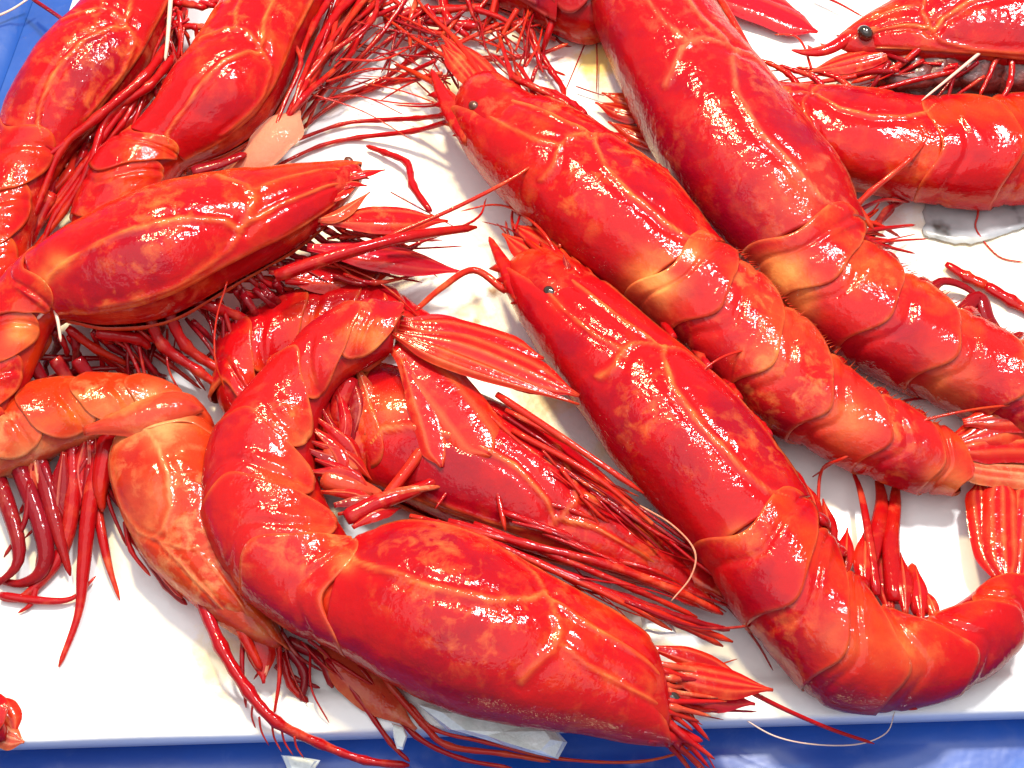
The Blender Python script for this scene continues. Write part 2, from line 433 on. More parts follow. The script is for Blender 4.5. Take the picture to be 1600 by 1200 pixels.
    def swimmerets(self, us, length, back, h_end, w=13, mat=None):
        for u in us:
            c, a, b, T = self.frame(u)
            base = self.pt(u, 0.80 * PI, -6 * self.mm); out = -a.normalized()
            L_ = length * self.mm * random.uniform(0.85, 1.1)
            d = (out - T * back).normalized()
            p1 = base + out * L_ * 0.4; p2 = p1 + d * L_ * 0.3; p3 = p2 + (d - T * 0.4).normalized() * L_ * 0.3
            for p, f in ((p1, 0.75), (p2, 0.4), (p3, 0.1)): p.z = lerp(h_end * S, base.z, f)
            rr = w * self.mm
            V, F, T_ = tube_data([base, p1, p2, p3], [rr * 0.9, rr, rr * 0.75, rr * 0.3], False, 7, 10, 0.55)
            mesh_obj('swimmeret', V, F, mat or M_LEG, self.root, {'tone': T_, 'vein': [0.0] * len(V)})
    def head_gear(self, spread, n=5, L0=90, mat=None, h_end=None):
        """antennules, mouth legs and short bristles crowding round the front of the head"""
        u = self.n - 0.1; c, a, b, T = self.frame(u)
        for i in range(n):
            ph = random.uniform(-0.1, 0.95) * PI
            base = self.pt(u - random.uniform(0, .25), ph, -8 * self.mm, 0.75)
            d = (T + (-a.normalized()) * random.uniform(-0.15, 0.45) * spread + Vector((0, 0, random.uniform(-.3, .1)))).normalized()
            L_ = L0 * self.mm * random.uniform(0.6, 1.3)
            p1 = base + d * L_ * .45; p2 = p1 + (d + a.normalized() * random.uniform(-.5, .4)).normalized() * L_ * .55
            for p in (p1, p2):
                p.z = max(p.z, 5 * S)
            if h_end is not None: p2.z = h_end * S
            rr = random.uniform(3.0, 6.5) * self.mm
            V, F, T_ = tube_data([base, p1, p2], [rr * 1.2, rr, rr * 0.35], True, 6, 7)
            mesh_obj('feeler_base', V, F, mat or M_LEG, self.root, {'tone': T_, 'vein': [0.0] * len(V)})
    def bristle_fringe(self, u0, u1, n, length, side_q=0.8, name='bristle_fringe'):
        V = []; F = []; T = []
        for i in range(n):
            u = lerp(u0, u1, (i + random.random()) / n)
            c, a, b, Tn = self.frame(u); base = self.pt(u, side_q * PI + random.uniform(-.05, .05), -2 * self.mm)
            d = (-a.normalized() - Tn * random.uniform(0.1, 0.9) + Vector((0, 0, random.uniform(-.2, .3)))).normalized()
            L_ = length * self.mm * random.uniform(0.5, 1.2); r = 1.1 * self.mm
            s = d.orthogonal().normalized(); t = d.cross(s); o = len(V)
            V += [base + s * r, base - s * r * .5 + t * r * .8, base - s * r * .5 - t * r * .8, base + d * L_]
            F += [(o, o + 1, o + 3), (o + 1, o + 2, o + 3), (o + 2, o, o + 3)]; T += [0.6] * 4
        o = mesh_obj(name, V, F, M_ANT, self.root, {'tone': T, 'vein': [0.0] * len(V)}); o['kind'] = 'stuff'
        return o

# ------------------------------------------------------------------ the tray and the crate
def flat(px, py, h): 
    p = P(px, py, h); return p
RIMH = 16
a1, a2 = flat(113, -5, RIMH), flat(-40, 430, RIMH)          # left edge of the tray
b1, b2 = flat(0, 1161, RIMH), flat(1600, 1112, RIMH)        # front edge
def isect(p, p2, q, q2):
    d = p2 - p; e = q2 - q; t = ((q.x - p.x) * e.y - (q.y - p.y) * e.x) / (d.x * e.y - d.y * e.x); return p + d * t
BL = isect(a1, a2, b1, b2)
fd = (b2 - b1).normalized(); ld = (a1 - a2).normalized()
BR = BL + fd * 0.62; TL = BL + ld * 0.46; TR = BR + ld * 0.46
OUT = [Vector((p.x, p.y, 0)) for p in (BL, BR, TR, TL)]
def inset(poly, d):
    n = len(poly); lines = []
    for i in range(n):
        p, q = poly[i], poly[(i + 1) % n]; e = (q - p).normalized(); nn = Vector((-e.y, e.x, 0)); lines.append((p + nn * d, q + nn * d))
    return [isect(*lines[i - 1], *lines[i]) for i in range(n)]
def ring_mesh(poly, prof, name, mat, parent, cap_last=False, sub=60):
    V = []; F = []; n = len(poly); m = n * sub
    for d, z in prof:
        q = inset(poly, d)
        for i in range(n):
            for k in range(sub):
                p = q[i].lerp(q[(i + 1) % n], k / sub)
                w = 0.0006 * noise.noise(p * 18) if z > 0 else 0
                V.append(Vector((p.x + w, p.y + w, z)))
    for r in range(len(prof) - 1):
        for j in range(m):
            a = r * m + j; b = r * m + (j + 1) % m; F.append((a, b, b + m, a + m))
    if cap_last: F.append(tuple((len(prof) - 1) * m + j for j in range(m)))
    return mesh_obj(name, V, F, mat, parent, smooth=True)
def foam_mat():
    m, N, L, b = nodes_of('white_foam')
    geo = N.new('ShaderNodeNewGeometry').outputs['Position']
    n1 = noise_node(N, L, geo, 30, 5, 0.6); n2 = noise_node(N, L, geo, 160, 5, 0.65)
    c = ramp(N, L, n1, [(0.3, (0.83, 0.82, 0.80)), (0.7, (0.87, 0.87, 0.86))])
    stains = [(735, 490, 40, (0.80, 0.66, 0.42), 1.0), (930, 95, 55, (0.86, 0.62, 0.16), 0.9), (1520, 385, 130, (0.80, 0.68, 0.44), 0.75), (855, 620, 50, (0.8, 0.62, 0.3), 0.8), (965, 690, 45, (0.82, 0.7, 0.4), 0.8),
              (345, 1030, 60, (0.84, 0.70, 0.40), 0.8), (700, 140, 45, (0.86, 0.66, 0.26), 0.8), (30, 1085, 22, (0.75, 0.62, 0.42), 0.7), (1000, 970, 60, (0.84, 0.62, 0.36), 0.6), (770, 455, 15, (0.30, 0.12, 0.06), 1.0), (745, 500, 8, (0.35, 0.16, 0.08), 0.9), (880, 75, 40, (0.80, 0.45, 0.40), 0.6)]
    for q in range(26):
        stains.append((random.uniform(0, 1600), random.uniform(0, 1100), random.uniform(6, 28), random.choice(((0.80, 0.52, 0.36), (0.84, 0.66, 0.36), (0.72, 0.30, 0.22))), random.uniform(.25, .6)))
    for x, y, r, colr, amt in stains:
        p = P(x, y, 0); d = N.new('ShaderNodeVectorMath'); d.operation = 'DISTANCE'; L.new(geo, d.inputs[0]); d.inputs[1].default_value = p
        f = math_n(N, L, 'DIVIDE', d.outputs['Value'], r * S)
        f = math_n(N, L, 'ADD', f, math_n(N, L, 'MULTIPLY', math_n(N, L, 'SUBTRACT', n2, 0.5), 1.8))
        f = ramp(N, L, f, [(0.35, (amt,) * 3), (1.0, (0, 0, 0))])
        c = mix(N, L, f, c, colr)
    L.new(c, b.inputs['Base Color']); b.inputs['Roughness'].default_value = 0.35; b.inputs['Coat Weight'].default_value = 0.3; b.inputs['Coat Roughness'].default_value = 0.12
    v = N.new('ShaderNodeTexVoronoi'); v.inputs['Scale'].default_value = 420; L.new(geo, v.inputs['Vector'])
    bp = N.new('ShaderNodeBump'); bp.inputs['Strength'].default_value = 0.12; bp.inputs['Distance'].default_value = 0.0006
    L.new(v.outputs['Distance'], bp.inputs['Height']); L.new(bp.outputs[0], b.inputs['Normal'])
    return m
M_FOAM = foam_mat()
tray = empty('foam_tray', Vector(((BL.x + TR.x) / 2, (BL.y + TR.y) / 2, -0.012)))
tag(tray, 'shallow white foam tray stained with juice, holding the heap of red prawns', 'tray')
rw = 62 * S
prof = [(0.004, -0.012), (0.0006, -0.006), (0.0, -0.001), (0.0, RIMH * S - 0.0012), (0.0004, RIMH * S - 0.0004), (0.0012, RIMH * S), (rw * 0.72, RIMH * S), (rw * 0.86, RIMH * S * 0.86), (rw * 1.02, RIMH * S * 0.30), (rw * 1.16, RIMH * S * 0.04), (rw * 1.3, 0.0)]
ring_mesh(OUT, prof, 'tray_rim', M_FOAM, tray)
fl = inset(OUT, rw * 1.28); V = []; F = []
nx = 60
for i in range(nx + 1):
    for j in range(nx + 1):
        p = fl[0].lerp(fl[1], i / nx).lerp(fl[3].lerp(fl[2], i / nx), j / nx); V.append(Vector((p.x, p.y, -0.0002 + 0.0003 * noise.noise(p * 12) * (0 < i < nx and 0 < j < nx))))
for i in range(nx):
    for j in range(nx):
        a = i * (nx + 1) + j; F.append((a, a + nx + 1, a + nx + 2, a + 1))
mesh_obj('tray_floor', V, F, M_FOAM, tray)

def crate_mat():
    m, N, L, b = nodes_of('blue_crate_plastic')
    tc = N.new('ShaderNodeTexCoord').outputs['Object']
    n = noise_node(N, L, tc, 14, 5, 0.6); n2 = noise_node(N, L, tc, 90, 5, 0.65, 0.5)
    c = ramp(N, L, n, [(0.3, (0.003, 0.045, 0.28)), (0.7, (0.006, 0.085, 0.42))])
    c = mix(N, L, ramp(N, L, n2, [(0.54, (0, 0, 0)), (0.80, (0.4,) * 3)]), c, (0.10, 0.15, 0.40))  # greyish blotches put the gloss reflection of the plastic into its colour
    L.new(c, b.inputs['Base Color']); b.inputs['Roughness'].default_value = 0.28; b.inputs['Coat Weight'].default_value = 0.7; b.inputs['Coat Roughness'].default_value = 0.12
    bp = N.new('ShaderNodeBump'); bp.inputs['Strength'].default_value = 0.18; bp.inputs['Distance'].default_value = 0.002
    L.new(noise_node(N, L, tc, 60, 3), bp.inputs['Height']); L.new(bp.outputs[0], b.inputs['Normal'])
    return m
M_BLUE = crate_mat()
crate = empty('blue_crate', Vector((tray.location.x, tray.location.y, -0.05)))
tag(crate, 'blue plastic fish crate under the white foam tray', 'crate')
CO = inset(OUT, -0.075)
ring_mesh(CO, [(-0.012, -0.05), (-0.012, 0.034), (-0.010, 0.036), (0.010, 0.036), (0.012, 0.034), (0.028, -0.004), (0.034, -0.008), (0.050, -0.0085), (0.054, -0.0115)], 'crate_wall', M_BLUE, crate)
ring_mesh(CO, [(0.0535, -0.0118), (0.09, -0.0122)], 'crate_floor', M_BLUE, crate, cap_last=True)

# ------------------------------------------------------------------ the prawns, from the bottom of the heap upwards
# L: only the back of a tail shows behind the curled prawn
pL = Prawn('red_prawn', 'mostly hidden prawn showing just behind the tail of the curled prawn', [(662, 492, 645, 545, 28), (600, 450, 600, 545, 34), (530, 444, 548, 545, 40), (440, 470, 480, 570, 40), (350, 525, 420, 610, 38), (330, 610, 420, 660, 36)], 5, 5, M_RED, orange=0.2)
pL.tube('walking_leg', [(420, 520, 30), (400, 555, 20), (350, 540, 12), (320, 560, 6)], [8, 5, 3])

# K: inside the curl
pK = Prawn('red_prawn', 'dark crimson prawn lying inside and beyond the horseshoe of the curled prawn',
    [(455, 560, 440, 700, 40), (520, 575, 500, 745, 48), (595, 575, 590, 775, 55), (700, 605, 690, 820, 60), (820, 655, 795, 860, 62), (930, 735, 895, 890, 58), (1030, 830, 990, 915, 52), (1090, 890, 1060, 930, 46)], 2, 2, M_RED, thk=0.34, pale=((610, 640, 120, 26, .3),))  # the pale spot paints a golden highlight into the shell colour
for px, r in (([(776, 616, 135), (880, 685, 134), (1006, 771, 120)], 8), ([(790, 640, 134), (900, 700, 130), (985, 760, 118)], 5), ([(800, 672, 136), (930, 745, 128), (1050, 845, 90)], 6), ([(720, 660, 100), (860, 690, 95), (1000, 790, 80)], 5)):
    pK.tube('feeler', px, [r, r * 0.9, r * 0.6], M_ANT)
for px, r in (([(785, 800, 118), (880, 835, 100), (1000, 880, 70), (1110, 935, 40)], 7), ([(770, 770, 118), (900, 800, 110), (1040, 868, 70)], 6), ([(765, 712, 122), (775, 760, 120), (790, 830, 118)], 7)):
    pK.tube('walking_leg', px, [r, r, r * 0.6], M_LEG, jointed=True)
pK.blade('feeler_scale', [(1000, 840, 66), (1080, 885, 60), (1140, 935, 50)], 26, M_LEG, ribs=2)
pK.blade('feeler_scale', [(1010, 880, 60), (1070, 915, 54), (1120, 950, 46)], 24, M_LEG, ribs=2)
pK.head_gear(0.6, 9, 90)
for q in range(12):
    x = 760 + q * 26; y = 640 + q * 18 + random.uniform(-12, 12)
    pK.tube('feeler', [(x, y, 134 - q * 3), (x + 60, y + 46 + random.uniform(-8, 8), 132 - q * 4), (x + 130 + random.uniform(-20, 50), y + 96 + random.uniform(-10, 14), 116 - q * 5)], [random.uniform(2.5, 5), 3.5, 2], random.choice((M_LEG, M_ANT, M_LEGD)), jointed=True)
for q in range(10):
    x = 800 + q * 24; y = 815 + q * 9 + random.uniform(-10, 10)
    pK.tube('walking_leg', [(x, y, 116 - q * 4), (x + 60, y + 22 + random.uniform(-6, 10), 110 - q * 4), (x + 120 + random.uniform(-20, 40), y + 55 + random.uniform(-10, 14), 76 - q * 4)], [random.uniform(3, 7), 4.5, 2.2], random.choice((M_LEG, M_LEG, M_LEGD)), jointed=True)
pK.tube('feeler', [(1060, 880, 60), (1130, 940, 40), (1180, 1000, 30), (1208, 1048, 20)], [4, 3, 1.5], M_LEGD)

# M: cut by the top edge
pM = Prawn('red_prawn', 'deep red prawn at the top edge, only belly and tangled legs in view', [(1030, -120, 1000, 20, 45), (960, -110, 925, 68, 45), (880, -110, 860, 50, 45), (800, -110, 800, 18, 45), (720, -100, 735, -2, 45), (660, -90, 670, 0, 42)], 2, 2, M_CRIM, thk=0.36)
for px, r in (([(650, 30, 40), (732, 40, 36), (790, 42, 34), (822, 30, 36)], 10), ([(822, 30, 40), (838, 75, 30), (845, 110, 20)], 8), ([(750, 92, 12), (800, 90, 16), (845, 84, 20), (888, 68, 30)], 6),
              ([(600, 35, 40), (640, 20, 42), (700, 15, 42), (760, 10, 45)], 11), ([(560, 0, 40), (640, 40, 40), (720, 60, 34)], 8), ([(690, -10, 45), (700, 30, 40), (735, 60, 30)], 10), ([(775, -5, 45), (770, 25, 42), (740, 45, 38)], 8), ([(830, 130, 20), (840, 105, 24), (862, 110, 20), (884, 118, 10)], 4), ([(842, 80, 22), (862, 112, 20), (880, 140, 24), (880, 170, 40)], 7)):
    pM.tube('walking_leg', px, [r, r * 0.9, r * 0.55], M_LEG, jointed=True)
for x0, y0, x1, y1 in ((750, 55, 800, 85), (770, 55, 815, 90), (735, 55, 770, 90), (800, 55, 820, 70), (590, 45, 690, 90), (610, 40, 700, 105), (560, 70, 640, 110), (1, 0, 1, 0)):
    if x0 > 1: pM.tube('bristle', [(x0, y0, 26), ((x0 + x1) / 2 + 4, (y0 + y1) / 2, 22), (x1, y1, 14)], [1.6, 1.3, 0.8], M_LEG, seg=4, nv=5)

# N: a dark tail fin cut by the top edge
pN = Prawn('red_prawn', 'prawn out of the top edge with one dark crimson tail fin pointing right', [(1090, -30, 1080, -5, 30), (1050, -60, 1030, -10, 36), (1000, -80, 980, -20, 40)], 2, 2, M_CRIM)
pN.blade('tail_fin', [(1090, -14, 30), (1180, 8, 28), (1278, 50, 18)], 28, M_FIND, trunc=0.75, ribs=2)
pN.blade('tail_fin', [(1100, -25, 26), (1180, -5, 22), (1250, 20, 14)], 20, M_FIND, trunc=0.7, ribs=2)
pN.tube('feeler', [(1270, -12, 20), (1310, 5, 22), (1348, 26, 24)], [3, 2.2, 1.5], M_LEG)

# E: horizontal prawn on the right
pE = Prawn('red_prawn', 'red prawn stretched level at the right edge, below the head with a shiny eye',
    [(1790, 290, 1790, 160, 48), (1720, 300, 1720, 155, 52), (1640, 304, 1640, 152, 54), (1540, 313, 1540, 155, 58), (1445, 306, 1445, 158, 60), (1350, 290, 1352, 146, 60), (1265, 262, 1268, 138, 56), (1195, 225, 1200, 132, 50), (1150, 200, 1160, 140, 46)], 4, 4, M_RED, thk=0.36, orange=0.15)
pE.belly_legs([5.3, 5.8, 6.3], 80, 1.0, 70, 5)
pE.tube('walking_leg', [(1530, 312, 20), (1528, 335, 12), (1526, 360, 3), (1560, 400, 2), (1600, 410, 2)], [3, 2, 1.5, 1.2], M_ANT)
pE.blade('feeler_scale', [(1180, 150, 70), (1260, 150, 74), (1340, 165, 70)], 18, M_FIN)
pE.head_gear(0.6, 6, 70)
pE.blade('red_flap', [(1205, 170, 40), (1165, 150, 40), (1130, 160, 36)], 30, M_FIN)
for a in ((930, 160, 980, 175), (950, 190, 1010, 215), (940, 145, 1000, 160)):
    pE.blade('feeler_scale', [(a[2] + 40, a[3] + 10, 24), (a[2], a[3], 24), (a[0], a[1], 18)], 18, M_FIN)
for px in ([(930, 30, 20), (905, 90, 12), (882, 145, 16)], [(932, 50, 20), (933, 100, 14), (932, 145, 14)], [(900, 135, 14), (920, 142, 14), (945, 150, 14)]):
    pE.tube('bristle', px, [1.4, 1.2, 0.9], M_LEGD, seg=5, nv=5)

# F: the head with the eye at the top right
pF = Prawn('red_prawn', 'red prawn at the top right corner with a dark shiny eye and pointed snout',
    [(1900, -70, 1900, 110, 92), (1800, -80, 1800, 112, 94), (1700, -75, 1700, 118, 96), (1600, -62, 1600, 118, 98), (1500, -40, 1505, 108, 98), (1420, -8, 1425, 98, 96), (1360, 22, 1372, 90, 92), (1318, 50, 1332, 86, 88)], 2, 2, M_RED, thk=0.30, orange=0.35)
pF.rostrum([(1335, 52, 96), (1296, 76, 92), (1262, 82, 90), (1236, 78, 90)], 12, 3, 1, 8, M_FIN)
pF.eye(1352, 51, 116, 11, None, (1378, 45, 110))
pF.blade('feeler_scale', [(1420, 75, 100), (1340, 92, 92), (1264, 112, 80)], 20, M_FIN, ribs=3)
pF.blade('feeler_scale', [(1430, 95, 92), (1350, 108, 84), (1275, 118, 74)], 17, M_FIN, ribs=2)
pF.tube('feeler', [(1420, 100, 90), (1320, 122, 80), (1240, 132, 70), (1195, 130, 66)], [6, 4, 2], M_ANT)
pF.tube('feeler', [(1268, 108, 80), (1255, 70, 76), (1238, 55, 70), (1210, 54, 66)], [3, 2, 1.3], M_ANT)
pF.tube('feeler', [(1280, 112, 80), (1230, 110, 70), (1185, 112, 66)], [2, 1.6, 1], M_LEGD)
pF.tube('feeler', [(1270, 118, 80), (1230, 125, 72), (1200, 130, 70)], [2, 1.6, 1], M_LEGD)
Vb = []
for q, (x, y) in enumerate(((1420, 120), (1470, 115), (1530, 118), (1590, 120))):
    c = P(x, y, 70); V, F = ball_data(c, 34 * K(c), 1.6, 12, 16, wob=0.35); mesh_obj('hollow_shade', V, F, M_CAV, pF.root)  # lumps stand in for the dark hollow, its shade put into their colour
pF.tube('walking_leg', [(1600, 40, 112), (1540, 58, 118), (1460, 62, 118), (1400, 105, 104), (1330, 130, 84)], [9, 9, 8, 6, 4], M_FIN, jointed=True)
pF.tube('walking_leg', [(1562, 50, 118), (1580, 90, 116), (1578, 130, 108), (1562, 160, 100)], [7, 7, 6, 4], M_LEG, jointed=True)
pF.tube('walking_leg', [(1600, 60, 116), (1560, 90, 114), (1545, 120, 106), (1530, 150, 98)], [6, 6, 5, 3], M_LEG, jointed=True)
pF.tube('feeler', [(1570, 50, 125), (1510, 100, 122), (1440, 157, 116)], [3.5, 3.2, 2], M_WHISK)
pF.tube('walking_leg', [(1500, 110, 100), (1430, 125, 96), (1370, 140, 90), (1300, 145, 84)], [6, 5, 4, 3], M_LEG)

# D: upper right
pD = Prawn('red_prawn', 'dark rose prawn running from the top edge to the right edge beside the longest prawn',
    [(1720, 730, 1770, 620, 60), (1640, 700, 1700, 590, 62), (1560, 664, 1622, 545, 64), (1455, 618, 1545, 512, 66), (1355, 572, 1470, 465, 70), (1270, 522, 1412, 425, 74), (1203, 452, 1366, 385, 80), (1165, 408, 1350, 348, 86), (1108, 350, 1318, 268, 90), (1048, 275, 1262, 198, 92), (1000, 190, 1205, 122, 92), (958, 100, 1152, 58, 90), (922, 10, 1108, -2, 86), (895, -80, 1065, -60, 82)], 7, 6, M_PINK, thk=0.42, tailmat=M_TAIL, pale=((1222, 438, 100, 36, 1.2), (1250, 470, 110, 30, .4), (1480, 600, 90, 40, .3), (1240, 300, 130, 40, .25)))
pD.swimmerets([1.2, 2.2, 3.4, 4.4, 5.4], 55, 0.6, 18, 12, M_LEG)
pD.tube('walking_leg', [(1445, 470, 40), (1470, 440, 30), (1510, 450, 20), (1540, 480, 12), (1550, 520, 8)], [10, 9, 6, 4], M_LEGD, flat=0.6)
pD.tube('walking_leg', [(1500, 490, 40), (1530, 465, 36), (1545, 500, 30), (1570, 530, 12), (1600, 520, 4)], [14, 16, 14, 5], M_LEGD, flat=0.5)
pD.tube('walking_leg', [(1330, 330, 80), (1360, 300, 100), (1420, 250, 122), (1460, 205, 118), (1505, 170, 112)], [7, 6, 5, 5, 4], M_ANT, jointed=True)
pD.tube('walking_leg', [(1360, 370, 60), (1385, 330, 40), (1420, 310, 26), (1450, 305, 14)], [9, 7, 5, 3], M_LEGD, jointed=True)
pD.tube('walking_leg', [(1350, 380, 60), (1378, 345, 40), (1395, 325, 26), (1380, 305, 30)], [6, 5, 4, 3], M_LEGD)
pD.tube('walking_leg', [(1110, 0, 110), (1160, 80, 118), (1230, 175, 120), (1300, 275, 112), (1340, 350, 96)], [7, 7, 6, 6, 5], M_LEG, jointed=True)
pD.tube('walking_leg', [(1120, -10, 100), (1190, 110, 104), (1260, 205, 104), (1325, 300, 96), (1365, 360, 80)], [8, 8, 7, 7, 6], M_ANT, jointed=True)
for q in range(9):
    x = 1340 + random.uniform(-15, 30); y = 330 + q * 9
    pD.tube('mouth_bristle', [(x - 30, y - 20, 92), (x, y + random.uniform(-8, 8), 84), (x + random.uniform(10, 45), y + random.uniform(-5, 40), 60)], [6, 5, 3], M_LEG)
pD.bristle_fringe(1.5, 6.5, 60, 16)
for q in range(7):
    x = 960 + q * 24
    pD.tube('walking_leg', [(x, -20, 120), (x + 10 + random.uniform(-8, 8), 15, 124), (x + 34, 50 + random.uniform(-20, 20), 122)], [8, 7, 4], M_LEG, jointed=True)
pD.blade('tail_fin', [(1500, 690, 70), (1560, 665, 74), (1640, 640, 70)], 34, M_FIN, trunc=0.8)
pD.blade('tail_fin', [(1505, 660, 78), (1570, 650, 82), (1660, 655, 78)], 26, M_FIN, trunc=0.8)

# C: the long straight one
pC = Prawn('red_prawn', 'longest straight prawn, a pale shell edge behind its head shell',
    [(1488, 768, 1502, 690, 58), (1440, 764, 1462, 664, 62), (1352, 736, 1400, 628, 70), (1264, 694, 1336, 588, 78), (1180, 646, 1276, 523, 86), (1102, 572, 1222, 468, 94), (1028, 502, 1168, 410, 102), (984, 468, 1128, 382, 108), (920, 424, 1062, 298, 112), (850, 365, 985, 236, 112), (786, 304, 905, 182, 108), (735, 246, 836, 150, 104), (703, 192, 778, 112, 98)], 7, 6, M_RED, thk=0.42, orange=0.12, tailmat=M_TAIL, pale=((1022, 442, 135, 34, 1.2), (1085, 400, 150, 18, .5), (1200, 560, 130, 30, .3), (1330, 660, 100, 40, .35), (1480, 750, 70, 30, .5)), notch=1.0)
pC.blade('shell_edge', [(1000, 468, 120), (1016, 440, 150), (1050, 424, 168)], 18, M_MEMB, trunc=0.8, ribs=0, th=3)
pC.rostrum([(742, 220, 118), (712, 182, 114), (692, 148, 106), (674, 108, 98)], 22, 5, -1, 9)
pC.eye(741, 166, 148, 8, M_EYEB, (755, 180, 138))
pC.blade('feeler_scale', [(790, 150, 110), (745, 105, 104), (690, 55, 92)], 24, M_FIN)
pC.blade('feeler_scale', [(760, 155, 118), (722, 105, 110), (690, 70, 100)], 18, M_FIN)
pC.tube('feeler', [(745, 190, 112), (700, 145, 96), (650, 115, 60), (615, 100, 30)], [7, 6, 5, 3], M_ANT)
pC.tube('feeler', [(760, 130, 108), (712, 62, 96), (668, 20, 70), (640, -20, 50)], [6, 5, 3, 2], M_ANT)
pC.tube('feeler', [(735, 115, 108), (690, 85, 90), (640, 55, 60), (560, -5, 40)], [5, 4, 3, 2], M_ANT)
for px, r in (([(700, 180, 90), (650, 185, 40), (590, 188, 14), (530, 195, 10), (440, 228, 12)], 5), ([(700, 190, 90), (645, 205, 40), (560, 215, 8), (500, 228, 8), (430, 260, 10)], 5),
              ([(690, 115, 90), (640, 125, 40), (590, 135, 14), (540, 150, 10), (470, 200, 12)], 5), ([(680, 95, 90), (630, 118, 40), (580, 140, 12), (520, 165, 8), (450, 220, 10)], 4), ([(680, 75, 80), (640, 95, 30), (590, 128, 14), (500, 160, 14)], 6)):
    pC.tube('walking_leg', px, [r, r, r * 0.8, r * 0.6], M_LEG, jointed=True)
for q in range(10):
    x = 790 + q * 12; y = 90 + q * 11
    pC.tube('walking_leg', [(x + 15, y + 55, 100), (x + random.uniform(-5, 20), y + 20 + random.uniform(-8, 8), 92), (x - 30 + random.uniform(-20, 20), y - 25 + random.uniform(-15, 10), 60)], [7, 5, 3], M_LEG, jointed=True)
pC.tube('walking_leg', [(800, 120, 104), (880, 160, 112), (960, 215, 118), (1040, 285, 116), (1110, 370, 108)], [7, 7, 6, 6, 5], M_LEG, jointed=True)
pC.tube('walking_leg', [(790, 140, 112), (850, 165, 120), (920, 225, 128), (985, 285, 130)], [5, 5, 4, 3], M_ANT)
pC.belly_legs([8.2, 9, 9.8], 120, 1.1, 50, 7, 0.7)
pC.swimmerets([1.5, 2.4, 3.4, 4.5, 5.5], 40, 0.7, 20, 12, M_LEG)
pC.bristle_fringe(1.0, 6.6, 80, 15)
pC.blade('tail_fin', [(1470, 720, 62), (1540, 735, 58), (1640, 745, 50)], 24, M_FLESH, trunc=0.8)
pC.blade('tail_fin', [(1478, 705, 70), (1550, 690, 68), (1640, 690, 60)], 34, M_FIN, trunc=0.8)
pC.blade('tail_fin', [(1480, 690, 70), (1550, 665, 66), (1640, 640, 60)], 26, M_FIN, trunc=0.8)
pC.tube('feeler', [(1278, 800, 20), (1284, 735, 40), (1320, 715, 92), (1420, 665, 104), (1520, 640, 110), (1620, 630, 100)], [3.5, 3, 3, 2.6, 2.2, 2], M_ANT)
pC.tube('feeler', [(1270, 745, 10), (1320, 712, 60), (1355, 700, 100), (1450, 655, 105)], [1.6, 1.6, 1.4, 1.2], M_ANT)
pC.tube('walking_leg', [(1380, 640, 60), (1420, 625, 40), (1470, 622, 20)], [4, 3, 2], M_LEGD)

# B: lower right, tail turned up
pB = Prawn('red_prawn', 'bright red prawn at the lower right with its tail bent up like a hook',
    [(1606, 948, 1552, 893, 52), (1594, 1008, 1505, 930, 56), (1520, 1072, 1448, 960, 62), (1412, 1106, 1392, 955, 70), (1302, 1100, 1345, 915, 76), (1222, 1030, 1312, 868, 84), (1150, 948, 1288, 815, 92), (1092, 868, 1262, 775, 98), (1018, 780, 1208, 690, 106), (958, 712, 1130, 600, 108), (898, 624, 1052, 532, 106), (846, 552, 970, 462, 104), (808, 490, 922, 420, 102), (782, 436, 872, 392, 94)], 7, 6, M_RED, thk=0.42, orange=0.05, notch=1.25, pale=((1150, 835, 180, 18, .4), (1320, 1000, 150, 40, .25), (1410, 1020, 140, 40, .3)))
pB.rostrum([(850, 500, 118), (815, 458, 116), (790, 418, 110), (764, 370, 100)], 24, 5, -1, 9)
pB.eye(860, 458, 148, 11, M_EYE)
for px in ([(838, 446, 142), (862, 440, 152), (892, 452, 146)], [(842, 470, 142), (866, 474, 150), (894, 470, 146)], [(880, 440, 140), (886, 420, 148), (880, 398, 140)]):
    pB.blade('brow_scale', px, 7, random.choice((M_LEGD, M_FIN)), th=5, ribs=1)
for q in range(12):
    x = 868 + q * 8; y = 405 + q * 6 + random.uniform(-6, 6)
    pB.tube('feeler_base', [(x + 40, y + 50, 128), (x + 8 + random.uniform(-8, 8), y + 10, 140), (x - 40 + random.uniform(-14, 10), y - 40 + random.uniform(-14, 14), 118)], [10, 8, 3], random.choice((M_LEG, M_ANT, M_FIN)), jointed=True)
pB.blade('feeler_scale', [(900, 425, 116), (850, 380, 112), (800, 350, 100)], 28, M_FIN)
pB.blade('feeler_scale', [(870, 440, 124), (830, 395, 118), (785, 365, 104)], 22, M_FIN)
pB.tube('feeler', [(840, 440, 120), (812, 385, 106), (800, 345, 80), (803, 320, 60)], [5, 4, 3, 2], M_LEG)
pB.tube('feeler', [(825, 440, 120), (796, 372, 96), (790, 345, 70)], [4, 3, 2], M_LEGD)
pB.tube('feeler', [(880, 420, 120), (850, 365, 130), (808, 330, 100), (770, 320, 70), (720, 330, 60)], [5, 3, 2.4, 2, 1.4], M_ANT)
pB.tube('feeler', [(790, 455, 108), (740, 422, 110), (690, 450, 130), (650, 485, 150)], [8, 7, 6, 5], M_ANT)
pB.tube('feeler', [(930, 440, 118), (1000, 505, 126), (1070, 575, 126), (1140, 660, 116), (1200, 740, 104)], [7, 6, 6, 5, 4], M_LEG, jointed=True)
pB.tube('feeler', [(900, 430, 124), (960, 500, 138), (1020, 580, 140)], [4, 3.5, 2.5], M_ANT)
pB.belly_legs([8.0, 8.6, 9.2, 9.9], 110, 1.0, 60, 7, 0.75)
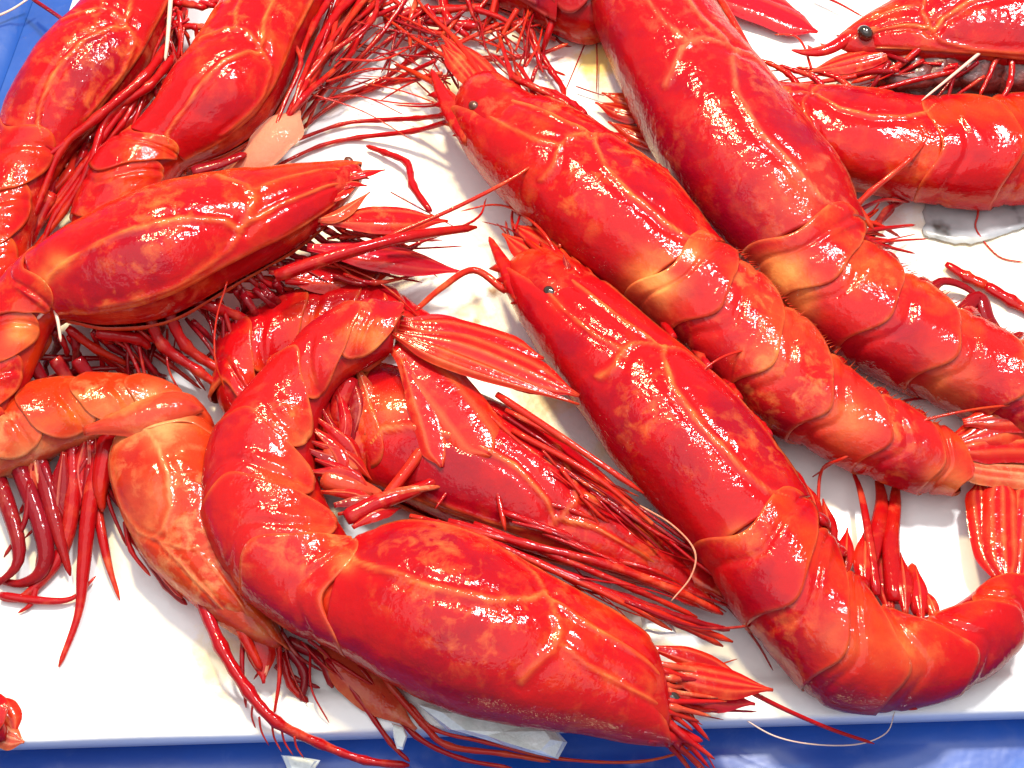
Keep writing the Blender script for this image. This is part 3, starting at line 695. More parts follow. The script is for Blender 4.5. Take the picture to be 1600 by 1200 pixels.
pB.tube('feeler', [(1170, 545, 150), (1125, 560, 160), (1090, 590, 160), (1073, 640, 160), (1088, 690, 160), (1070, 725, 158)], [2.4, 2.4, 2.2, 2, 1.8], M_ANT)
pB.tube('walking_leg', [(1180, 650, 60), (1235, 740, 50), (1280, 800, 40), (1282, 850, 40)], [10, 9, 8, 6], M_LEG, jointed=True)
for px, r in (([(1340, 930, 60), (1365, 850, 44), (1378, 790, 30), (1372, 745, 20)], 15), ([(1400, 940, 60), (1392, 850, 44), (1398, 790, 30), (1400, 755, 20)], 14), ([(1370, 930, 66), (1358, 840, 56), (1345, 770, 40), (1332, 735, 24)], 7),
              ([(1310, 870, 60), (1290, 830, 50), (1270, 790, 34)], 13), ([(1440, 960, 60), (1430, 910, 50), (1425, 880, 40)], 14)):
    pB.tube('swimmeret', px, [r * 1.2, r, r * 0.75, r * 0.4], M_LEG, flat=0.6)
for x, y, dx, dy, w_ in ((1300, 850, -14, -70, 15), (1320, 885, 4, -60, 14), (1350, 905, 2, -80, 17), (1415, 935, -8, -70, 18), (1440, 950, -10, -66, 15), (1466, 958, -30, -40, 12), (1280, 805, -22, -50, 12), (1258, 770, -24, -44, 10)):
    pB.blade('swimmeret', [(x, y + 24, 66), (x + dx * .4, y + dy * .4, 60), (x + dx, y + dy, 44)], w_, random.choice((M_LEG, M_FIN, M_LEG)), th=10, ribs=1, trunc=0.45)
pB.blade('swimmeret', [(1390, 950, 60), (1380, 890, 44), (1375, 850, 30)], 30, M_LEG)
pB.swimmerets([4.2, 5.2, 6.1], 40, 0.3, 40, 15, M_LEG)
pB.tube('shell_spine', [(1405, 1098, 60), (1420, 1106, 60), (1434, 1108, 60)], [7, 4, 1], M_RED)
pB.tube('shell_spine', [(1465, 1082, 60), (1482, 1086, 60), (1498, 1084, 60)], [7, 4, 1], M_RED)
pB.blade('tail_fin', [(1565, 915, 60), (1545, 850, 52), (1530, 750, 40)], 26, M_FIN, trunc=0.85)
pB.blade('tail_fin', [(1575, 915, 66), (1568, 850, 60), (1566, 745, 50)], 32, M_FIN, trunc=0.85)
pB.blade('tail_fin', [(1590, 920, 60), (1596, 850, 56), (1606, 750, 46)], 28, M_FIN, trunc=0.85)
pB.blade('tail_fin', [(1600, 925, 60), (1625, 860, 56), (1650, 780, 46)], 26, M_FIN, trunc=0.85)

# I: top left corner
pI = Prawn('red_prawn', 'round backed prawn at the top left corner hanging over the blue crate',
    [(-60, 480, 40, 520, 40), (-62, 380, 50, 400, 48), (-30, 285, 72, 318, 56), (0, 200, 110, 250, 66), (20, 150, 165, 190, 74), (60, 86, 222, 128, 80), (110, 36, 262, 62, 80), (150, -6, 290, 6, 76), (200, -70, 320, -50, 70)], 3, 3, M_RED, thk=0.42, orange=0.1)
for px, r in (([(262, 70, 100), (225, 120, 118), (150, 185, 112), (95, 235, 92), (55, 330, 60), (10, 400, 20)], 9), ([(270, 90, 100), (232, 135, 110), (170, 180, 100), (140, 260, 84), (100, 330, 50), (30, 420, 14)], 9), ([(262, 110, 90), (210, 150, 100), (160, 215, 90), (110, 290, 60), (40, 380, 30)], 7),
              ([(250, 130, 80), (200, 190, 80), (130, 260, 70), (70, 340, 40), (10, 440, 12)], 8), ([(215, 150, 96), (190, 195, 90), (150, 240, 70), (115, 300, 50)], 6), ([(120, 210, 100), (60, 255, 92), (20, 290, 84), (-10, 330, 60)], 6), ([(190, 190, 84), (200, 210, 70), (170, 235, 60)], 5), ([(150, 250, 70), (90, 330, 50), (60, 390, 26), (0, 450, 10)], 7)):
    pI.tube('walking_leg', px, [r, r, r * 0.85, r * 0.6], M_LEG, jointed=True)
for px, r in (([(60, 270, 70), (35, 330, 50), (15, 380, 30)], 15), ([(30, 280, 74), (10, 330, 60), (-10, 370, 40)], 16), ([(80, 300, 60), (50, 360, 36), (20, 430, 14)], 13)):
    pI.tube('swimmeret', px, [r, r, r * 0.5], M_LEG, flat=0.6)
for px, r in (([(268, -20, 110), (262, 60, 118), (258, 95, 110)], 4),):
    pI.tube('pale_feeler', px, [r, r * 0.8, r * 0.6], M_WHISK)
for q in range(9):
    x = 270 + (q % 5) * 14; y = 5 + (q // 5) * 36
    pI.tube('mouth_bristle', [(x, y, 92), (x + random.uniform(0, 30), y + random.uniform(-10, 14), 96), (x + random.uniform(10, 60), y + random.uniform(0, 30), 80)], [7, 6, 3], M_LEG, jointed=True)
for q in range(22):
    t = random.random(); x = lerp(275, 60, t) + random.uniform(-20, 24); y = lerp(20, 330, t) + random.uniform(-16, 16)
    pI.tube('walking_leg', [(x + 10, y - 40, 60 - 20 * t), (x, y, 66 - 20 * t), (x - 34 + random.uniform(-16, 16), y + 50, 50 - 20 * t), (x - 66 + random.uniform(-20, 20), y + 110, 26 - 10 * t)], [8, random.uniform(6, 10), 7, 4], random.choice((M_LEGD, M_LEGD, M_LEG, M_ANT)), jointed=True)
pI.tube('feeler', [(50, -2, -10), (80, 18, 0), (112, 40, 30)], [4, 4, 4], M_LEGD)
pI.tube('feeler', [(-10, 28, -20), (20, 14, -16), (50, -6, -14)], [2.5, 2.2, 2], M_WHISK)

# H: upper left
pH = Prawn('red_prawn', 'orange red prawn at the upper left with a torn pale membrane hanging from its belly',
    [(108, 470, 210, 470, 40), (108, 420, 215, 400, 48), (112, 362, 235, 345, 58), (126, 305, 265, 305, 68), (162, 240, 286, 272, 78), (205, 208, 300, 258, 84), (240, 172, 362, 232, 92), (268, 126, 418, 192, 98), (296, 90, 450, 146, 98), (322, 50, 478, 82, 94), (358, -4, 512, 18, 88), (400, -74, 540, -44, 80)], 5, 4, M_RED, thk=0.44, orange=0.5)
pH.blade('torn_membrane', [(345, 272, 60), (395, 240, 92), (430, 205, 104), (468, 172, 96)], 33, M_MEMB, ribs=0, th=3, trunc=0.8, curl=0.4)
for px, r in (([(455, 60, 110), (470, 100, 112), (445, 160, 104), (430, 200, 100)], 6), ([(545, -10, 90), (500, 60, 100), (470, 130, 104), (455, 180, 98)], 8), ([(570, -10, 80), (530, 60, 84), (490, 120, 84), (470, 180, 70)], 9), ([(600, -10, 70), (560, 60, 60), (515, 130, 50), (470, 190, 40)], 9), ([(520, -10, 96), (490, 40, 108), (468, 90, 110)], 9),
              ([(500, -10, 90), (480, 60, 112), (462, 120, 108), (440, 175, 100)], 5), ([(640, -10, 60), (590, 60, 46), (530, 120, 34), (480, 160, 30)], 7), ([(620, 10, 60), (560, 40, 70), (510, 90, 70), (480, 150, 60)], 6), ([(560, -12, 80), (520, 30, 96), (500, 80, 90), (490, 110, 70)], 10), ([(660, 30, 40), (610, 60, 40), (560, 100, 30), (500, 170, 20)], 5), ([(590, 20, 70), (540, 90, 62), (500, 150, 40), (478, 200, 20)], 6)):
    pH.tube('walking_leg', px, [r * .8, r * .75, r * 0.65, r * 0.5], M_LEG, jointed=True)
for q in range(16):
    t = random.random(); x = lerp(420, 480, t); y = lerp(215, 95, t)
    pH.tube('walking_leg', [(x + 10, y, random.uniform(70, 104)), (x + 45 + random.uniform(-10, 14), y - 60, random.uniform(70, 108)), (x + 100 + random.uniform(-40, 40), y - 130, random.uniform(50, 100)), (x + 150 + random.uniform(-60, 50), y - 210, 70)], [4, random.uniform(3.5, 6.5), 5, 3], random.choice((M_LEG, M_LEG, M_LEGD, M_ANT)), jointed=True)
pH.head_gear(0.8, 6, 90)
pH.tube('walking_leg', [(300, 268, 96), (345, 256, 94), (385, 240, 92)], [12, 10, 8], M_LEGD, flat=0.6)

# J: lower left
pJ = Prawn('red_prawn', 'pale orange prawn at the lower left with bared tail flesh, head under the curled prawn',
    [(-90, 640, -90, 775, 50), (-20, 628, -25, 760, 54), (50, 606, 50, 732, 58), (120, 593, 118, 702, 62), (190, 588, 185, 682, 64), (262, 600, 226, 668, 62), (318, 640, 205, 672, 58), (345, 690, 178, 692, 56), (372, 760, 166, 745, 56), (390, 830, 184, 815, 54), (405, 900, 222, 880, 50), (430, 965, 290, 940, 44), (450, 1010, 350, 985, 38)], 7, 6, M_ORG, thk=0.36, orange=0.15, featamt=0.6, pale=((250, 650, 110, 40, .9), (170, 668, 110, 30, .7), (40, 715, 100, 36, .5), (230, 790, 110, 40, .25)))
pJ.blade('bared_flesh', [(130, 672, 104), (200, 652, 118), (265, 632, 116), (318, 640, 96)], 32, M_FLESH, ribs=0, th=8, curl=0.5, trunc=0.75)
pJ.tube('feeler', [(312, 930, 60), (345, 1010, 56), (388, 1080, 50), (432, 1128, 44), (500, 1162, 24), (570, 1188, 10), (640, 1196, 4)], [13, 13, 12, 11, 9, 8, 7], M_LEG, jointed=True)
pJ.tube('walking_leg', [(350, 930, 60), (380, 990, 56), (410, 1050, 40)], [11, 12, 8], M_LEG)
pJ.blade('mouth_leg', [(385, 940, 50), (405, 1000, 50), (412, 1068, 36)], 24, M_LEG, ribs=0, th=12)
pJ.tube('mouth_leg', [(420, 980, 40), (418, 1030, 40), (412, 1060, 36)], [9, 7, 4], M_MEMB)
for px, r, m in (([(200, 830, 50), (240, 880, 50), (285, 935, 44)], 9, M_LEG), ([(215, 850, 40), (260, 915, 36), (292, 945, 30)], 8, M_LEGD), ([(195, 815, 60), (205, 860, 54), (235, 900, 46)], 5, M_LEG), ([(230, 850, 64), (270, 890, 62), (300, 920, 56)], 7, M_ORG),
                 ([(440, 1000, 30), (475, 1050, 26), (470, 1095, 16)], 10, M_LEGD), ([(440, 1020, 30), (455, 1070, 20), (482, 1098, 14)], 9, M_LEG), ([(450, 1000, 34), (500, 1030, 30), (520, 1075, 16)], 11, M_LEGD), ([(430, 1040, 26), (460, 1060, 22), (500, 1075, 18)], 6, M_LEGD),
                 ([(510, 1030, 36), (560, 1090, 30), (610, 1160, 10), (640, 1190, 6)], 6, M_LEG), ([(560, 1040, 36), (600, 1090, 30), (650, 1150, 14), (720, 1185, 4), (800, 1200, 2)], 6, M_LEG), ([(600, 1060, 36), (660, 1130, 24), (700, 1165, 14), (790, 1178, 10), (860, 1190, 8)], 7, M_ANT), ([(640, 1100, 30), (680, 1140, 24), (760, 1160, 20), (870, 1185, 14), (1000, 1190, 8), (1100, 1165, 4)], 4, M_ANT)):
    pJ.tube('walking_leg', px, [r, r, r * 0.85, r * 0.6], m, jointed=True)
pJ.blade('mouth_flesh', [(500, 1010, 34), (560, 1060, 34), (650, 1140, 26)], 34, M_FLESH, ribs=0, th=14)
for px, r, m in (([(112, 650, 60), (112, 790, 40), (92, 870, 20), (40, 930, 8), (0, 936, 6)], 13, M_LEG), ([(165, 640, 60), (140, 790, 44), (130, 890, 22), (122, 960, 10), (92, 1042, 4)], 13, M_LEG), ([(130, 660, 50), (162, 850, 26), (187, 938, 6)], 9, M_LEG), ([(14, 690, 60), (66, 830, 40), (66, 890, 24), (30, 912, 12), (-20, 900, 8)], 14, M_LEGD), ([(-20, 700, 50), (30, 860, 34), (-10, 920, 14)], 13, M_LEGD),
                 ([(50, 680, 56), (90, 830, 36), (110, 900, 14)], 14, M_LEGD), ([(0, 930, 10), (60, 938, 10), (112, 935, 10), (150, 900, 14)], 7, M_LEG), ([(180, 640, 62), (158, 750, 56), (160, 800, 40)], 18, M_LEG), ([(60, 890, 14), (50, 940, 8), (28, 958, 4)], 6, M_LEG)):
    pJ.tube('swimmeret', px, [r, r * 1.05, r * 0.85, r * 0.5, r * 0.3], m, flat=0.75)
for q in range(9):
    x = random.uniform(0, 170); y = 735 - 0.22 * x + random.uniform(-12, 20)
    pJ.blade('swimmeret', [(x, y - 26, 64), (x + random.uniform(-14, 14), y + 34, 50), (x + random.uniform(-30, 16), y + random.uniform(80, 130), 28)], random.uniform(11, 20), random.choice((M_LEG, M_LEGD, M_CRIM, M_FLESH)), th=9, ribs=1, trunc=0.6)
for x, y, x1, y1 in ((405, 1120, 420, 1165), (425, 1130, 440, 1175), (440, 1140, 458, 1180), (460, 1150, 475, 1185), (395, 1100, 400, 1140)):
    pJ.tube('bristle', [(x, y, 40), ((x + x1) / 2 - 4, (y + y1) / 2, 26), (x1, y1, 14)], [2.2, 1.8, 1], M_ANT, seg=4, nv=5)

# G: middle left
pG = Prawn('red_prawn', 'prawn at the middle left with smooth crimson flank, orange back and thick feelers',
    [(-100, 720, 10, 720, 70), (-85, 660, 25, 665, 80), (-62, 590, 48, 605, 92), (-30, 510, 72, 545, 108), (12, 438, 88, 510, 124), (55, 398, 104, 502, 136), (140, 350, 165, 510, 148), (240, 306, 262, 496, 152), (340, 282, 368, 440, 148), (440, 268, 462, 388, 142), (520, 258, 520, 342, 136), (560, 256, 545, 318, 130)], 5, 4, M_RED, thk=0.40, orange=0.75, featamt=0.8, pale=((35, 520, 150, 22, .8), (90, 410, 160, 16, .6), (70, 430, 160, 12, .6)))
pG.blade('feeler_scale', [(500, 345, 150), (600, 340, 140), (700, 345, 110)], 26, M_FIN, ribs=2)
pG.blade('feeler_scale', [(480, 385, 130), (600, 400, 110), (722, 425, 70)], 26, M_FIND, ribs=2)
pG.blade('feeler_scale', [(420, 420, 110), (520, 430, 90), (640, 410, 60)], 30, M_LEG, ribs=2)
pG.tube('feeler', [(430, 432, 150), (540, 395, 158), (650, 368, 140), (745, 355, 110)], [13, 12, 10, 7], M_LEG)
pG.tube('feeler', [(600, 372, 140), (700, 330, 150), (790, 285, 170), (842, 252, 178)], [4, 4, 3.4, 2.6], M_ANT)
pG.tube('feeler', [(640, 385, 110), (740, 345, 100), (760, 310, 60)], [3, 2.6, 1.4], M_LEG)
pG.tube('walking_leg', [(672, 330, 60), (645, 290, 44), (636, 255, 24), (600, 238, 14), (572, 228, 10)], [6, 8, 7, 6, 4], M_LEG, jointed=True)
pG.tube('feeler', [(610, 300, 60), (665, 330, 44), (720, 360, 30)], [1.6, 1.4, 1], M_LEGD)
for q in range(9):
    x = 495 + q * 8; y = 330 - q * 6 + random.uniform(-8, 8)
    pG.blade('brow_scale', [(x - 24, y + 6, 156), (x + 4, y - 10 + random.uniform(-10, 10), 158), (x + 26 + random.uniform(0, 18), y - 22 + random.uniform(-16, 24), 146)], random.uniform(7, 12), random.choice((M_FLESH, M_FLESH, M_LEG, M_FIN)), ribs=1, th=5, tw=random.uniform(-.5, .5))
pG.blade('mouth_leg', [(490, 345, 150), (530, 335, 156), (578, 300, 146)], 11, M_FLESH, ribs=1, th=6)
pG.eye(545, 252, 140, 7, M_EYEB, (530, 275, 150))
for q in range(14):
    x = 330 + q * 16; y = 455 - q * 8
    pG.tube('mouth_bristle', [(x, y - 10, 110), (x + 30, y + random.uniform(-5, 25), 90), (x + random.uniform(60, 120), y + random.uniform(-10, 40), 50)], [7, 6, 3], random.choice((M_LEG, M_LEGD)), jointed=True)
for px, r, m in (([(285, 465, 120), (340, 482, 96), (400, 506, 70), (440, 525, 60)], 11, M_LEG), ([(262, 485, 120), (290, 540, 84), (340, 575, 60), (395, 600, 44)], 11, M_LEG), ([(232, 490, 120), (255, 540, 90), (310, 580, 66), (370, 625, 40)], 11, M_LEG), ([(105, 512, 110), (150, 545, 80), (205, 572, 50)], 9, M_LEG), ([(150, 520, 110), (215, 530, 90), (235, 545, 76)], 12, M_LEG), ([(60, 600, 70), (120, 580, 50), (230, 572, 30)], 7, M_LEGD), ([(200, 520, 90), (240, 580, 50), (262, 590, 16)], 7, M_LEGD), ([(10, 600, 70), (20, 560, 80), (100, 560, 60), (170, 560, 40)], 8, M_LEGD), ([(300, 500, 90), (340, 540, 50), (360, 560, 20)], 6, M_LEGD)):
    pG.tube('walking_leg', px, [r, r, r * 0.85, r * 0.5], m, jointed=True)
pG.tube('pale_bristle', [(54, 502, 140), (68, 488, 150), (81, 476, 152), (90, 500, 148), (95, 534, 140)], [3, 3, 3, 2.8, 2.2], M_WHISK)
pG.tube('feeler', [(355, 440, 150), (338, 500, 130), (336, 560, 116), (352, 610, 80)], [2, 1.8, 1.6, 1.4], M_ANT)
for q in range(30):
    t = random.random(); x = lerp(80, 470, t); y = lerp(525, 440, t) + random.uniform(-14, 10); d = random.uniform(-.2, 1.0)
    pG.tube('mouth_bristle', [(x, y, 100), (x + 26 * d + 8, y + 26, random.uniform(50, 90)), (x + 90 * d, y + random.uniform(40, 78), random.uniform(14, 44)), (x + 130 * d + 10, y + random.uniform(70, 110), 10)], [random.uniform(4, 9), random.uniform(4, 8), 5, 2.5], random.choice((M_LEGD, M_LEGD, M_LEG)), jointed=True)
for q in range(16):
    x = random.uniform(350, 620); y = random.uniform(375, 440)
    pG.tube('mouth_bristle', [(x, y, 100), (x + 50, y + random.uniform(-14, 14), 90), (x + 110 + random.uniform(-30, 30), y + random.uniform(-24, 24), 60)], [random.uniform(3, 7), 5, 2], random.choice((M_LEGD, M_LEG, M_ANT)), jointed=True)
for x in (90, 125, 165, 200): pG.tube('swimmeret', [(x - 80, 560, 90), (x - 60, 590, 70), (x - 50, 610, 60)], [12, 10, 5], M_LEGD, flat=0.6)

# A: the curled one in front
pA = Prawn('red_prawn', 'large prawn curled into a horseshoe, its tail fin pointing back over other prawns',
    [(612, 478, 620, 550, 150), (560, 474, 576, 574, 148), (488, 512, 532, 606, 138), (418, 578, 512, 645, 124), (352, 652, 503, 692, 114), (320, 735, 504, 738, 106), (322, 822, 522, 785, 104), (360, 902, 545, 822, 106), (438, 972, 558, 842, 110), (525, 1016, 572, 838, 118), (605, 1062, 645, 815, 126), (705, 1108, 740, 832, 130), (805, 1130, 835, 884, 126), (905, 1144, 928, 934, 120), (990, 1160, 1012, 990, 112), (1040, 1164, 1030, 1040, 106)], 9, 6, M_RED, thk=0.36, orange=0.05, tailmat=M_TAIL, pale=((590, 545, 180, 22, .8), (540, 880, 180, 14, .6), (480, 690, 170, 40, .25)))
pA.rostrum([(1010, 1140, 116), (1050, 1146, 110), (1098, 1158, 102)], 24, 3, 1, 8, M_FIN)
pA.eye(1050, 1092, 128, 13, None, (1025, 1090, 122))
pA.blade('feeler_scale', [(1020, 1040, 130), (1110, 1062, 120), (1208, 1078, 96)], 27, M_FIN, ribs=3)
pA.blade('feeler_scale', [(1030, 1070, 116), (1100, 1085, 106), (1180, 1100, 86)], 25, M_FIND, ribs=2)
pA.blade('feeler_scale', [(1010, 1010, 124), (1090, 1030, 112), (1170, 1068, 90)], 17, M_LEG, ribs=2)
pA.tube('feeler', [(1170, 1080, 90), (1230, 1110, 70), (1300, 1140, 40), (1366, 1162, 20)], [5, 4.5, 4, 3], M_LEG)
pA.tube('feeler', [(1160, 1122, 10), (1210, 1150, 4), (1270, 1163, 2), (1340, 1163, 2), (1385, 1145, 2), (1398, 1112, 16)], [1.5, 1.5, 1.4, 1.4, 1.2, 1], M_WHISK)
for px, r, m in (([(660, 812, 150), (780, 855, 152), (900, 905, 142), (1030, 960, 120), (1145, 1003, 90)], 9, M_LEG), ([(700, 815, 146), (820, 850, 140), (940, 880, 124), (1060, 925, 96), (1130, 960, 70)], 9, M_LEG), ([(720, 825, 156), (850, 885, 150), (960, 935, 136), (1050, 985, 116)], 6, M_ANT), ([(740, 818, 140), (870, 870, 130), (990, 920, 110), (1090, 965, 84)], 7, M_LEG), ([(640, 806, 150), (760, 836, 146), (880, 866, 130), (1000, 900, 100)], 6, M_ANT), ([(880, 900, 130), (980, 935, 114), (1080, 970, 90), (1140, 985, 70)], 8, M_LEGD), ([(960, 930, 110), (1060, 975, 90), (1130, 1010, 70)], 7, M_LEG)):
    pA.tube('walking_leg', px, [r, r, r * 0.95, r * 0.7], m, jointed=True)
pA.head_gear(0.5, 12, 80)
for q in range(10):
    y = 1030 + q * 8 + random.uniform(-5, 5)
    pA.tube('feeler_base', [(1010, y, 132), (1050 + random.uniform(-8, 8), y + 8, 134), (1090 + random.uniform(-20, 50), y + 16 + random.uniform(-10, 12), 112)], [8, 6, 2.5], random.choice((M_LEG, M_FLESH, M_FIN, M_LEGD)), jointed=True)
for px, r, m in (([(548, 590, 130), (530, 640, 116), (545, 690, 100), (560, 725, 84)], 16, M_LEG), ([(510, 700, 120), (550, 730, 112), (570, 735, 96)], 15, M_FLESH), ([(505, 745, 122), (555, 760, 120), (600, 775, 108)], 20, M_FLESH), ([(540, 810, 126), (590, 785, 124), (650, 765, 116), (702, 738, 108)], 15, M_LEG), ([(600, 780, 120), (650, 715, 124), (695, 640, 130), (708, 572, 140)], 9, M_ANT), ([(685, 690, 108), (716, 700, 108), (712, 745, 108), (680, 795, 110)], 6, M_LEG), ([(560, 800, 124), (620, 770, 124), (690, 760, 112)], 10, M_FLESH), ([(510, 680, 118), (540, 710, 110), (565, 745, 100)], 9, M_MEMB)):
    pA.tube('swimmeret', px, [r, r * 1.05, r * 0.7, r * 0.35], m, flat=0.7)
for q in range(16):
    t = q / 15; x = lerp(560, 500, math.sin(PI * t)) + random.uniform(-8, 8); y = lerp(588, 815, t); a_ = lerp(1.5, -0.35, t) + random.uniform(-.3, .3); l_ = random.uniform(60, 105)
    pA.blade('swimmeret', [(x - 20 * math.cos(a_), y - 16 * math.sin(a_), 128), (x + l_ * .45 * math.cos(a_), y + l_ * .45 * math.sin(a_), random.uniform(118, 134)), (x + l_ * math.cos(a_ + .25), y + l_ * math.sin(a_ + .25), random.uniform(100, 126))], random.uniform(8, 17), random.choice((M_LEG, M_TAIL, M_FLESH, M_LEGD, M_CRIM)), th=6, ribs=1, curl=random.uniform(.2, .7), tw=random.uniform(-.6, .6))
pA.blade('tail_fin', [(630, 560, 150), (665, 640, 142), (690, 730, 132)], 26, M_FIN, trunc=0.8, ribs=2)
pA.blade('tail_fin', [(618, 540, 150), (690, 610, 146), (768, 712, 138)], 50, M_FIN, trunc=0.85, ribs=2)
pA.blade('tail_fin', [(622, 520, 150), (740, 545, 150), (905, 618, 140)], 34, M_FIN, trunc=0.72, ribs=3)
pA.blade('tail_fin', [(625, 505, 150), (720, 520, 148), (850, 560, 138)], 27, M_FIN, trunc=0.75, ribs=2)
pA.blade('tail_fin', [(630, 500, 142), (700, 510, 138), (810, 548, 124)], 22, M_FIND, trunc=0.75, ribs=2)
pA.blade('tail_spike', [(610, 520, 162), (700, 560, 164), (905, 632, 146)], 17, M_ANT, trunc=0.5, ribs=2, th=9)
pA.tube('shell_spine', [(592, 480, 160), (602, 468, 164), (600, 458, 166)], [7, 4, 1], M_ORG)
pA.tube('feeler', [(1000, 790, 150), (1050, 820, 160), (1085, 860, 160), (1080, 900, 156), (1048, 940, 150)], [1.8, 1.8, 1.8, 1.6, 1.2], M_MEMB)

# O: corner scrap of another prawn
pO = Prawn('red_prawn', 'red prawn cut off by the lower left corner with only a tip showing', [(-10, 1085, 20, 1160, 24), (-60, 1075, -40, 1170, 30), (-120, 1060, -110, 1170, 34)], 2, 2, M_RED)
pO.blade('tail_fin', [(-20, 1090, 26), (5, 1115, 24), (24, 1150, 18)], 26, M_FIN)
pO.blade('tail_fin', [(-20, 1130, 26), (10, 1150, 22), (38, 1160, 18)], 20, M_FLESH)

# hair-thin feelers and fine legs strewn over the heap
def whiskers(pr, n, x0, y0, x1, y1, ang, spread, length, z, rmin=1.0, rmax=2.0, name='fine_feeler', mats=None):
    for q in range(n):
        t = random.random(); x = lerp(x0, x1, t) + random.uniform(-14, 14); y = lerp(y0, y1, t) + random.uniform(-14, 14)
        a = math.radians(ang + random.uniform(-spread, spread)); L_ = length * random.uniform(.55, 1.3); b = a + random.uniform(-.5, .5)
        xm, ym = x + L_ * .5 * math.cos(a), y + L_ * .5 * math.sin(a)
        rr = random.uniform(rmin, rmax)
        pr.tube(name, [(x, y, z + random.uniform(-8, 8)), (xm, ym, z * .75 + random.uniform(0, 10)), (xm + L_ * .5 * math.cos(b), ym + L_ * .5 * math.sin(b), max(4, z * .45))], [rr * 1.3, rr, rr * .6], random.choice(mats or (M_LEG, M_ANT, M_LEGD)), seg=7, nv=6)
whiskers(pC, 16, 690, 60, 720, 190, 205, 40, 170, 60)
whiskers(pC, 12, 760, 60, 860, 130, 250, 50, 120, 70)
whiskers(pM, 18, 600, 10, 840, 40, 120, 60, 110, 50, 1.2, 3.5)
whiskers(pM, 14, 560, -10, 900, 10, 90, 70, 90, 60, 3, 7, 'walking_leg')
whiskers(pH, 14, 480, 160, 560, 20, -25, 50, 170, 80, 1.0, 2.4)
whiskers(pI, 16, 290, 0, 240, 130, 110, 45, 130, 100, 1.5, 4.5, 'fine_leg')
whiskers(pG, 14, 440, 420, 560, 350, 10, 35, 170, 110, 1.0, 3.0)
whiskers(pG, 14, 120, 530, 420, 470, 70, 40, 110, 90, 1.2, 3.5, 'fine_leg', (M_LEGD, M_LEG))
whiskers(pJ, 12, 330, 930, 520, 1030, 70, 40, 110, 46, 1.2, 4.0, 'fine_leg', (M_LEGD, M_LEG))
whiskers(pJ, 10, 20, 745, 170, 700, 100, 30, 130, 50, 2, 6, 'fine_leg', (M_LEGD, M_LEG))
whiskers(pA, 14, 660, 812, 1000, 950, 24, 16, 200, 146, 1.0, 3.0)
whiskers(pA, 10, 1040, 1030, 1060, 1130, 15, 30, 110, 116, 1.2, 3.0)
whiskers(pK, 12, 760, 640, 960, 800, 40, 18, 170, 134, 1.0, 3.0)
whiskers(pE, 14, 1190, 140, 1240, 180, 175, 40, 90, 66, 1.0, 3.0)
whiskers(pF, 16, 1360, 100, 1560, 110, 150, 50, 110, 112, 1.2, 4.0, 'fine_leg', (M_LEG, M_LEGD, M_FIN))
whiskers(pB, 10, 800, 370, 900, 400, 250, 40, 70, 116, 1.0, 2.6)
whiskers(pD, 14, 1320, 320, 1370, 390, 10, 50, 70, 84, 1.2, 4.0, 'fine_leg')

# ------------------------------------------------------------------ loose scraps
k_ = empty('loose_leg', P(1540, 450, 2)); tag(k_, 'loose red prawn leg lying alone on the white tray at the right edge', 'leg')
tube('upper_joint', k_, [(1478, 412, 10), (1510, 432, 12), (1545, 448, 12)], [6, 10, 9], M_LEG, True, 0.7)
tube('lower_joint', k_, [(1540, 446, 12), (1580, 470, 10), (1640, 505, 8)], [10, 11, 8], M_LEG, True, 0.7)

def ice_mat(name, c, tr):
    m, N, L, b = nodes_of(name); tc = N.new('ShaderNodeTexCoord').outputs['Object']
    L.new(ramp(N, L, noise_node(N, L, tc, 140, 5, 0.65), [(0.35, (c[0] * .72, c[1] * .76, c[2] * .74)), (0.65, c)]), b.inputs['Base Color'])
    b.inputs['Roughness'].default_value = 0.15; b.inputs['Transmission Weight'].default_value = tr; b.inputs['IOR'].default_value = 1.31
    b.inputs['Coat Weight'].default_value = 0.6
    bp = N.new('ShaderNodeBump'); bp.inputs['Strength'].default_value = 0.6; bp.inputs['Distance'].default_value = 0.001
    L.new(noise_node(N, L, tc, 300, 3), bp.inputs['Height']); L.new(bp.outputs[0], b.inputs['Normal'])
    return m
M_ICE = ice_mat('clear_ice', (0.86, 0.90, 0.88), 0.08)
def ice(name, outline, h, th, label, cat='ice chip'):
    n = len(outline); V = []; F = []
    cx = sum(p[0] for p in outline) / n; cy = sum(p[1] for p in outline) / n
    for lvl, (f, dz) in enumerate(((0.92, 0), (1.0, 0.35), (0.97, 0.7), (0.72, 1.0))):
        for x, y in outline:
            q = f + random.uniform(-.05, .05)
            V.append(P(cx + (x - cx) * q, cy + (y - cy) * q, h + th * (dz + random.uniform(-.12, .12))))
    V.append(P(cx, cy, h + th * 1.05)); V.append(P(cx, cy, h))
    for l in range(3):
        for i in range(n): a = l * n + i; b = l * n + (i + 1) % n; F.append((a, b, b + n, a + n))
    for i in range(n): F.append((3 * n + i, 3 * n + (i + 1) % n, 4 * n)); F.append(((i + 1) % n, i, 4 * n + 1))
    o = mesh_obj(name, V, F, M_ICE, None, smooth=False); o['label'] = label; o['category'] = cat
    return o
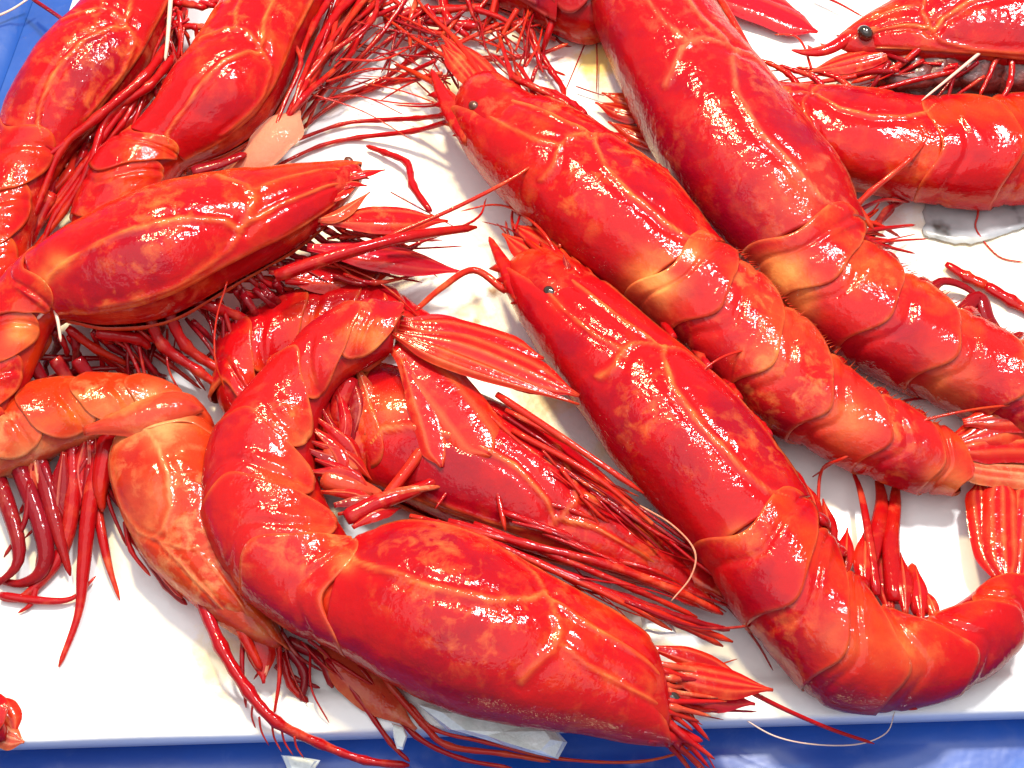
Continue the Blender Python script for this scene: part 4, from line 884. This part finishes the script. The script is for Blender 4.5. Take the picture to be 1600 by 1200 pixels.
ice('ice_chip', [(650, 1100), (700, 1105), (760, 1116), (830, 1132), (872, 1142), (887, 1160), (868, 1184), (840, 1180), (790, 1166), (748, 1152), (700, 1140)], 18, 34, 'long white ice chip wedged under the curled prawn over the blue crate edge')
ice('ice_chip', [(612, 1130), (630, 1136), (637, 1150), (630, 1172), (620, 1170), (615, 1152)], 30, 12, 'small white ice chip stuck to a thin leg left of the long ice chip')
ice('ice_chip', [(1000, 958), (1025, 962), (1050, 975), (1058, 990), (1030, 992), (1005, 985)], 70, 16, 'small white chip caught between the feelers at the head of the curled prawn')
ice('ice_chip', [(440, 1180), (470, 1183), (500, 1188), (490, 1204), (450, 1204)], -30, 14, 'flat white ice chip on the blue crate below the thick feeler')
# wet see-through label with black blots
m, N, L, b = nodes_of('wet_grey_film'); tc = N.new('ShaderNodeTexCoord').outputs['Object']
f1 = noise_node(N, L, tc, 70, 3, 0.5)
c = ramp(N, L, f1, [(0.30, (0.12, 0.12, 0.11)), (0.40, (0.48, 0.50, 0.51)), (0.6, (0.66, 0.68, 0.69)), (0.75, (0.76, 0.77, 0.77))])
L.new(c, b.inputs['Base Color']); b.inputs['Roughness'].default_value = 0.2; b.inputs['Coat Weight'].default_value = 0.5; b.inputs['Transmission Weight'].default_value = 0.25
V = []; F = []; T4 = [(1442, 316), (1640, 300), (1640, 345), (1545, 358), (1446, 362)]
c0 = ((T4[0][0] + T4[2][0]) / 2, 335); nn = 24
for i in range(nn + 1):
    for j in range(7):
        x = lerp(1444 + 3 * math.sin(j * 2.1), 1640, i / nn); y = lerp(312 - 14 * i / nn, 366 + 14 * math.sin(i * .21) + 4 * noise.noise(Vector((i * .6, 0, 3))), j / 6)
        V.append(P(x, y, 3 + 3 * noise.noise(Vector((i * .3, j * .5, 1))) + (2.5 if j in (0, 6) else 0)))
F = grid_faces(nn + 1, 7)
film = mesh_obj('plastic_scrap', V, F, m, None); sm = film.modifiers.new('thick', 'SOLIDIFY'); sm.thickness = 0.0004
tag(film, 'grey wet plastic scrap with black blots on the tray at the right edge', 'plastic scrap')
